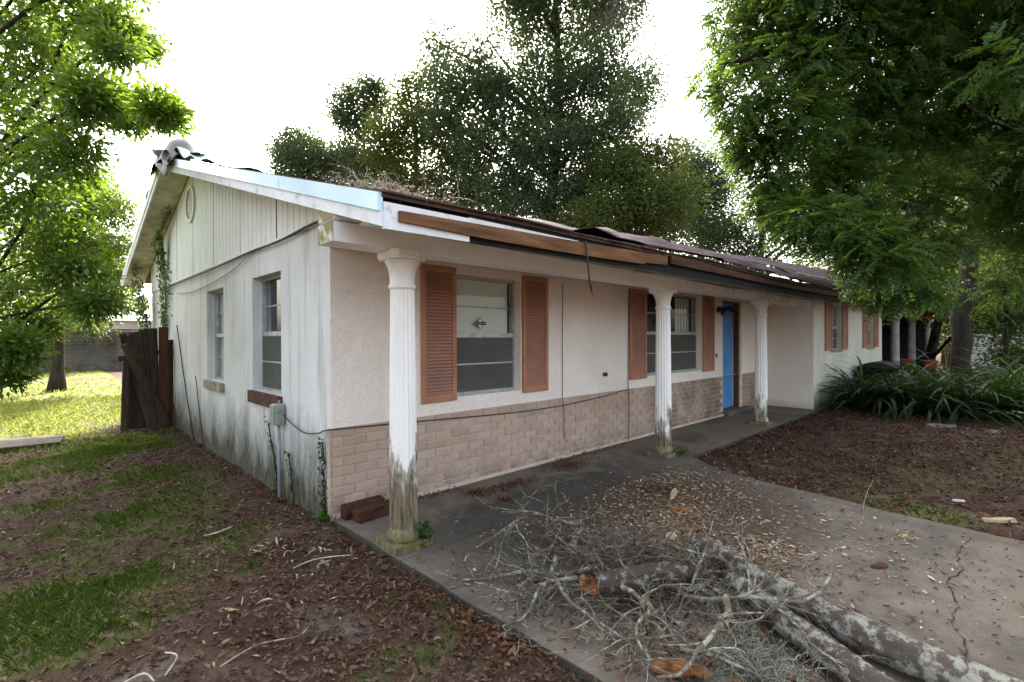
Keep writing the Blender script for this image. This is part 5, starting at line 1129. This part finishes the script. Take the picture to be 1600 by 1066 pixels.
# the big pinnate-leaved tree on the right
random.seed(14)
TB = at(1500, 575, 11.5)
pin = thing('shade_tree', 'large dark trunked tree with fine pinnate foliage overhanging the right side', 'tree', foot(TB, -.05))
tk = MB(); tp = [foot(TB, -.1), at(1502, 500, 11.5), at(1515, 420, 11.5), at(1528, 330, 11.4), at(1530, 230, 11.0), at(1520, 120, 10.5), at(1490, 0, 10), at(1470, -120, 9.6)]
fine = []
for i in range(len(tp)-1):
    for k in range(4): fine.append(Vector(tp[i]).lerp(Vector(tp[i+1]), k/4)+Vector((random.gauss(0, .015), random.gauss(0, .015), 0)))
tk.tube(fine, [.20-.13*i/len(fine)+(.07 if i == 0 else .03 if i == 1 else 0) for i in range(len(fine))], 12, jit=.07)
limbs = [([at(1524, 350, 11.4), at(1450, 330, 10), at(1380, 320, 9), at(1300, 330, 8.4), at(1230, 310, 8)], .10), ([at(1530, 240, 11), at(1420, 180, 9.4), at(1330, 170, 8.4), at(1230, 200, 7.8), at(1160, 190, 7.5)], .11),
         ([at(1500, 30, 10), at(1400, 40, 8.8), at(1300, 60, 8), at(1180, 90, 7.6), at(1120, 100, 7.4)], .09), ([at(1530, 260, 11), at(1590, 300, 9.5), at(1660, 320, 8)], .11), ([at(1640, 260, 8.2), at(1560, 190, 7.8), at(1490, 90, 7.6), at(1440, 10, 7.4), at(1400, -80, 7.2)], .085),
         ([at(1528, 300, 11.3), at(1470, 290, 9), at(1440, 330, 7.6), at(1380, 390, 7)], .07), ([at(1525, 200, 10.8), at(1600, 150, 9), at(1680, 60, 8)], .1), ([at(1520, 150, 10.6), at(1450, 60, 8), at(1430, -40, 6.5), at(1380, -120, 5.6)], .09), ([at(1528, 250, 11), at(1480, 200, 8), at(1540, 120, 6.3), at(1600, 60, 5.4)], .07)]
nodes = list(fine)
for pts, r in limbs:
    P = []
    for i in range(len(pts)-1):
        for k in range(4): P.append(Vector(pts[i]).lerp(Vector(pts[i+1]), k/4)+Vector((random.gauss(0, .03), random.gauss(0, .03), random.gauss(0, .03))))
    P.append(Vector(pts[-1])); tk.tube(P, [r*(1-.8*i/(len(P)-1)) for i in range(len(P))], 8, jit=.08); nodes += P
rows = [(1165, 20, 50, .8, 7.8), (1150, 70, 45, .9, 7.6), (1125, 120, 36, .8, 7.4), (1150, 165, 40, 1, 7.4), (1185, 215, 48, 1, 7.4), (1160, 225, 28, .8, 7.4), (1195, 275, 40, 1, 7.4), (1215, 320, 34, 1, 7.4), (1250, 345, 36, 1, 7.2), (1230, 30, 70, 1, 7.6), (1240, 110, 70, 1, 7.6), (1240, 190, 65, 1, 7.6), (1265, 270, 65, 1, 7.6), (1310, 40, 70, 1, 7.4), (1320, 130, 70, 1, 7.4), (1330, 210, 65, 1, 7.6), (1330, 290, 60, 1, 7.4), (1300, 350, 40, 1, 7), (1345, 375, 44, 1, 6.8), (1390, 400, 42, 1, 6.8), (1370, 440, 36, 1, 7), (1420, 440, 34, .9, 7.2), (1400, 60, 75, 1, 7.6), (1410, 150, 75, 1, 7.8), (1410, 230, 60, .8, 8), (1420, 310, 55, .8, 7.8), (1480, 70, 75, 1, 8), (1490, 170, 70, .9, 8.4), (1460, 380, 50, .7, 8), (1560, 60, 80, 1, 7.8), (1570, 160, 70, .9, 8), (1590, 260, 60, .8, 7.6), (1540, 320, 50, .6, 8.4), (1600, 340, 50, .7, 8), (1590, 400, 46, .6, 8.4), (1570, 450, 40, .5, 9), (1450, 450, 40, .5, 9.5), (1200, -50, 70, 1, 7.6), (1300, -60, 80, 1, 7.2), (1420, -60, 90, 1, 7), (1540, -60, 90, 1, 7), (1650, 0, 90, 1, 7), (1660, 120, 90, 1, 7), (1670, 240, 90, 1, 7), (1660, 340, 70, .8, 7.4), (1560, -180, 110, 1, 6.5), (1720, -120, 120, 1, 7), (1760, 100, 120, 1, 7), (1590, 100, 60, .7, 5.6), (1500, 240, 50, .5, 9.5), (1470, 260, 50, .6, 9.5), (1570, 220, 60, .6, 10)]
clumps = px_clumps(rows, 7.5, .45)
for (x, y, z, r) in [(11.5, -6.0, 5.0, 1.3), (13.5, -6.8, 4.6, 1.4), (15.5, -6.2, 5.2, 1.4), (12.5, -8.2, 5.6, 1.4), (10.0, -7.4, 5.8, 1.4), (17.5, -5.0, 5.0, 1.4), (16.5, -8.0, 6.0, 1.4), (14.5, -4.8, 6.6, 1.4), (9.0, -6.0, 6.4, 1.3), (18.5, -7.0, 6.2, 1.4), (14.0, -9.6, 6.4, 1.5), (11.0, -9.2, 7.0, 1.5), (17.0, -3.2, 6.0, 1.3)]: clumps.append((Vector((x, y, z)), r, .5))  # extra crown clumps out of view, added to shade the wing wall
Lv = []
for (c, r, k) in clumps:
    c = Vector(c); q = min(nodes, key=lambda p: (p-c).length); tk.tube(bend(q, c, .04, 5), [.026, .022, .018, .014, .010, .006], 5)
    ns = int(215*k*max(.6, min(2.2, (r/.55)**2))); u = rand_dirs(ns)*(RNG.random((ns, 1))**.4); o = np.array(c)+u*r*np.array([1, 1, .85]); tw = 0
    for s in o[:int(ns*.12)]: tk.tube(bend(c, s, .03, 3), [.006, .005, .004, .002], 3, cap=False)
    D = unit(u*.9+RNG.normal(size=(ns, 3))*[.7, .7, .3]+[0, 0, -.35]); L = RNG.uniform(.2, .36, ns)[:, None]
    N0 = unit(RNG.normal(size=(ns, 3))*.35+[0, 0, 1]); s_ = unit(np.cross(D, N0)); nn = np.cross(s_, D)
    for j in range(7):
        f = .16+.84*j/6.5; base = o+D*L*f-np.array([0, 0, 1])*L*.25*f*f
        for sg in (-1, 1):
            dl = unit(s_*sg+D*.45-nn*.25+RNG.normal(size=(ns, 3))*.12); ll = L[:, 0]*.28*(1.1-.5*abs(f-.45)); Lv.append(leaf_verts(base, dl, ll, .46, nn+RNG.normal(size=(ns, 3))*.2))
np_mesh('crown', np.concatenate(Lv), 4, M['leaf_pin'], pin, foot(TB, -.05))
tk.build('trunk', M['bark'], pin, foot(TB, -.05), smooth=True)
moss_tuft([(at(1440, 20, 7.6), (.12, .12, .25), 240, .5), (at(1500, 15, 7.8), (.1, .1, .25), 220, .5), (at(1545, 10, 7.8), (.08, .08, .2), 180, .5)], M['moss_dark'], 'long grey moss hanging from the high boughs at the top right', True, 'hanging_moss', 8, .003)
moss_tuft([(at(1262, 130, 7.9), (.07, .07, .12), 130, .35), (at(1452, 200, 8.2), (.06, .06, .12), 110, .35), (at(1380, 20, 7.8), (.05, .05, .15), 90, .4), (at(1355, 140, 8.2), (.05, .05, .1), 70, .3)], M['moss_dark'], 'small tufts of moss hanging inside the pinnate crown', True, 'hanging_moss', 8, .003)
moss_tuft([(at(958, 20, 24.5), (.5, .5, .6), 160, 1.2), (at(600, 330, 24), (.2, .2, .3), 20, .8)], M['moss'], 'pale moss strands hanging in the tall oak', True, 'hanging_moss', 6, .012)
# ------------------------------------------------------------------ strap-leaf plants
def strap_mesh(nl, L, w, seed, arch=1.0):
    rng = np.random.default_rng(seed); V = []
    SEG = 6
    for i in range(nl):
        a = rng.uniform(0, 6.28); el = rng.uniform(.55, 1.5); ll = L*rng.uniform(.6, 1.15); ww = w*rng.uniform(.7, 1.2); d = np.array([math.cos(a), math.sin(a)]); sd = np.array([-d[1], d[0], 0])
        p = np.array([d[0]*.04, d[1]*.04, .0]); e = el; ring = []
        for s in range(SEG+1):
            t = s/SEG; wd = ww*(math.sin(math.pi*min(1, .12+t*.88))**.7)*.5 if t < 1 else .001
            fold = np.array([0, 0, wd*.35]); ring += [p-sd*wd+fold, p, p+sd*wd+fold]
            p = p+np.array([d[0]*math.cos(e), d[1]*math.cos(e), math.sin(e)])*ll/SEG; e -= arch*rng.uniform(.22, .42)
        V.append(ring)
    V = np.array(V); fs = []
    for s in range(SEG):
        for k in range(2): a = s*3+k; fs.append((a, a+1, a+4, a+3))
    return V, fs
SM = []
for sd_, (nl, L, w, ar) in enumerate([(44, .85, .030, .9), (48, .70, .036, 1.0), (40, .95, .028, .8), (46, .6, .045, .9)]):
    V, fs = strap_mesh(nl, L, w, sd_+3, ar); o = np_mesh('leaves', V, 4, M['strap'], None, (0, 0, 0), fs, True); SM.append(o.data); bpy.data.objects.remove(o)
random.seed(31)
gp = 'strap leaf plants massed in the bed on the right'
spots = [(1345, 640, 10.3), (1375, 630, 10.2), (1400, 640, 9.9), (1430, 650, 9.6), (1465, 655, 9.4), (1500, 650, 9.3), (1535, 655, 9.2), (1570, 655, 9.2), (1600, 655, 9.2), (1360, 610, 11), (1395, 612, 10.8), (1430, 615, 10.6), (1470, 620, 10.4), (1510, 620, 10.3), (1550, 622, 10.2), (1590, 625, 10.2), (1415, 590, 12), (1450, 592, 11.8), (1490, 595, 11.6), (1540, 598, 11.4), (1580, 600, 11.2), (1440, 575, 13), (1475, 580, 12.6), (1560, 585, 12.2), (1600, 590, 12), (1620, 630, 9.6), (1640, 610, 10.6), (1525, 575, 13), (1340, 612, 11.4), (1450, 630, 9.9), (1585, 640, 9.7), (1545, 640, 9.7), (1485, 640, 9.8), (1415, 628, 10.2)]
for i, (px, py, d) in enumerate(spots):
    p = at(px, py, d); big = i in (17, 21, 22)
    t_ = thing('strap_leaf_plant', 'dark green strap leaf plant crowded in the shady bed by the wing wall' if not big else ['pale striped strap leaf plant standing tall before the carport posts', 'tall arching strap leaf plant close to the second carport post', 'arching strap leaf plant just left of the dark trunk'][(17, 21, 22).index(i)], 'plant', (p.x, p.y, -.06), gp)
    o = link('leaves', SM[i % 4], None, t_); o.location = (0, 0, 0); o.rotation_euler = (random.uniform(-.1, .1), random.uniform(-.1, .1), random.uniform(0, 6.28)); s = random.uniform(1.55, 2.1)*(1.25 if big else 1.0); o.scale = (s, s, s*1.05)
    cr = MB(); cr.lathe([(.03, 0), (.035, .05), (.02, .10)], (0, 0, 0), 8); o = link('crown_base', cr.mesh('crown_base'), M['bark'], t_)
for (px, py, d, lab) in [(1419, 570, 12.4, 'small terracotta pot behind the strap leaves near the second carport post'), (1454, 572, 12.0, 'terracotta pot to the right, nearer the dark trunk')]:
    p = at(px, py, d); mb = MB(); mb.lathe([(.08, 0), (.13, .22), (.15, .23), (.15, .27), (.13, .27), (.12, .22)], (p.x, p.y, p.z-.13), 18); tag(mb.build('terracotta_pot', M['terracotta'], org=(p.x, p.y, p.z-.13), smooth=False), lab, 'pot')
    ss = MB(); ss.lathe([(.05, 0), (.05, max(.1, p.z-.13+.06)-.002)], (p.x, p.y, -.06), 10); tag(ss.build('pot_stand', M['bark'], org=(p.x, p.y, -.06)), 'dark stump under the terracotta pot '+('near the second carport post' if px < 1430 else 'nearer the dark trunk'), 'stand')
for k, (px, py, d, L, rz) in enumerate([(1545, 648, 8.9, .55, -60), (1570, 655, 8.8, .4, -30)]):
    p = at(px, py, d); cable('dead_frond', [(p.x, p.y, .12), (p.x+.15, p.y-.12, .16), (p.x+.3, p.y-.3, .10), (p.x+.36, p.y-.42, .02)], .014, ['pale dead stalk fallen out of the strap leaf plants', 'second dead stalk lying nearer the right edge of the bed'][k], 'stalk', M['bleached'])

# ------------------------------------------------------------------ bin, carport, block wall, neighbouring roofs
bn = thing('wheelie_bin', 'black lidded rubbish bin against the wing wall behind the plants', 'bin', (13.6, -1.45, -.05))
b = MB(); b.hexa([(13.3, -1.75, .0), (13.9, -1.75, .0), (13.9, -1.2, .0), (13.3, -1.2, .0)], [(13.15, -1.85, .72), (14.05, -1.85, .72), (14.05, -1.1, .72), (13.15, -1.1, .72)]); b.build('bin_body', M['bin'], bn, bevel=.03)
ld_ = MB(); q = []
for i in range(9):
    t = i/8; y = -1.9+.82*t; q += [(13.1, y, .74+.14*math.sin(t*math.pi)), (14.1, y, .74+.14*math.sin(t*math.pi))]
ld_.add(q+[(13.1, -1.9, .72), (14.1, -1.9, .72), (14.1, -1.08, .72), (13.1, -1.08, .72)], [(2*i, 2*i+1, 2*i+3, 2*i+2) for i in range(8)]+[tuple(range(0, 18, 2)), tuple(range(17, 0, -2)), (18, 19, 20, 21)]); ld_.build('bin_lid', M['bin'], bn)
for s in (13.25, 13.95): MB().tube([(s-.03, -1.15, .08), (s+.03, -1.15, .08)], .11, 14).build('wheel', M['bin'], bn)
cp_ = thing('carport', 'dim carport with white posts and terracotta beam past the house end', 'carport', (21, 1, 0))
MB().box(17.25, 26.4, -1.3, -1.05, 2.22, 2.46).build('front_beam', M['terracotta'], cp_)
MB().box(17.25, 26.6, -1.5, 8, 2.47, 2.62).build('carport_roof', M['grey_roof'], cp_)
MB().box(26.3, 26.45, -1, 8, 0, 2.46).build('back_wall', M['dark'], cp_); MB().box(17.3, 26.3, 5.0, 5.15, 0, 2.46).build('inner_wall', M['dark'], cp_)
MB().box(17.05, 26.4, -1.4, 8, -.3, -.01).build('carport_floor', M['stone'], cp_)
for x in (18.0, 21.4, 25.6):
    cc = MB(); cc.lathe([(.17, 0), (.17, .06), (.13, .10), (.125, .3), (.11, 1.95), (.12, 1.97), (.12, 2.0), (.11, 2.02), (.16, 2.1), (.18, 2.12), (.18, 2.218), (.01, 2.219)], (x, -1.18, 0), 18); cc.build('post', M['post'], cp_, smooth=False)
tag(MB().lathe([(.25, 0), (.28, .04), (.29, .8), (.26, .86), (.2, .9)], (20.3, -.2, -.01), 18).build('barrel', M['navy'], org=(20.3, -.2, 0), smooth=True), 'navy blue barrel standing inside the carport between the posts', 'barrel')
bw = thing('block_wall', 'dark weathered concrete block wall at the end of the lawn', 'wall', (-8, 28, 0))
for (x0, x1) in ((-26, 5),):
    MB().box(x0, x1, 28.0, 28.14, -.1, 1.98).build('mortar_core', M['mortar'], bw)
bms = MB().box(-.195, .195, -.02, .0, -.095, .095).mesh('block'); bms.materials.append(M['cmu']); nblk = 0; restb = MB()
for row in range(10):
    for k in range(80):
        x = -26.2+.4*k+(.2 if row % 2 else 0)
        if x+.2 > 5 or x-.2 < -26: continue
        z = row*.2+.03
        if x > -9 and nblk < 298:
            o = bpy.data.objects.new('block', bms); COL.objects.link(o); o.parent = bw; o.location = Vector((x, 28.0+random.uniform(-.006, .004), z))-bw.location; nblk += 1
        else: restb.box(x-.195, x+.195, 27.98, 28, z-.095, z+.095)
restb.build('blocks', M['cmu'], bw)['kind'] = 'stuff'
MB().box(-26, 5, 27.95, 28.19, 1.985, 2.05).build('coping', M['cmu'], bw)
nh = thing('neighbour_house', 'pale house beyond the block wall beside the fence', 'house', (1, 40, 0))
MB().box(-2.5, 8, 40, 46, 0, 2.9).build('wall', M['pale'], nh)
MB().add([(-3, 39.6, 2.85), (8.5, 39.6, 2.85), (8.5, 43, 3.9), (-3, 43, 3.9), (8.5, 46.4, 2.85), (-3, 46.4, 2.85)], [(0, 1, 2, 3), (3, 2, 4, 5), (0, 3, 5), (1, 4, 2)]).build('roof', M['pale'], nh)
MB().box(-.4, .6, 39.97, 39.999, 1.2, 2.2).build('window', M['dark'], nh)
pf = thing('garden_wall', 'pale sunlit garden wall glimpsed behind the dark trunk', 'wall', (27, -6, 0))
a, b = at(1515, 541, 24), at(1680, 541, 24); u = (b-a).normalized(); nn = Vector((-u.y, u.x, 0))*.1
MB().hexa([(a.x, a.y, -.1), (b.x, b.y, -.1), (b.x+nn.x, b.y+nn.y, -.1), (a.x+nn.x, a.y+nn.y, -.1)], [(a.x, a.y, 1.62), (b.x, b.y, 1.62), (b.x+nn.x, b.y+nn.y, 1.62), (a.x+nn.x, a.y+nn.y, 1.62)]).build('wall_panel', M['pale'], pf)
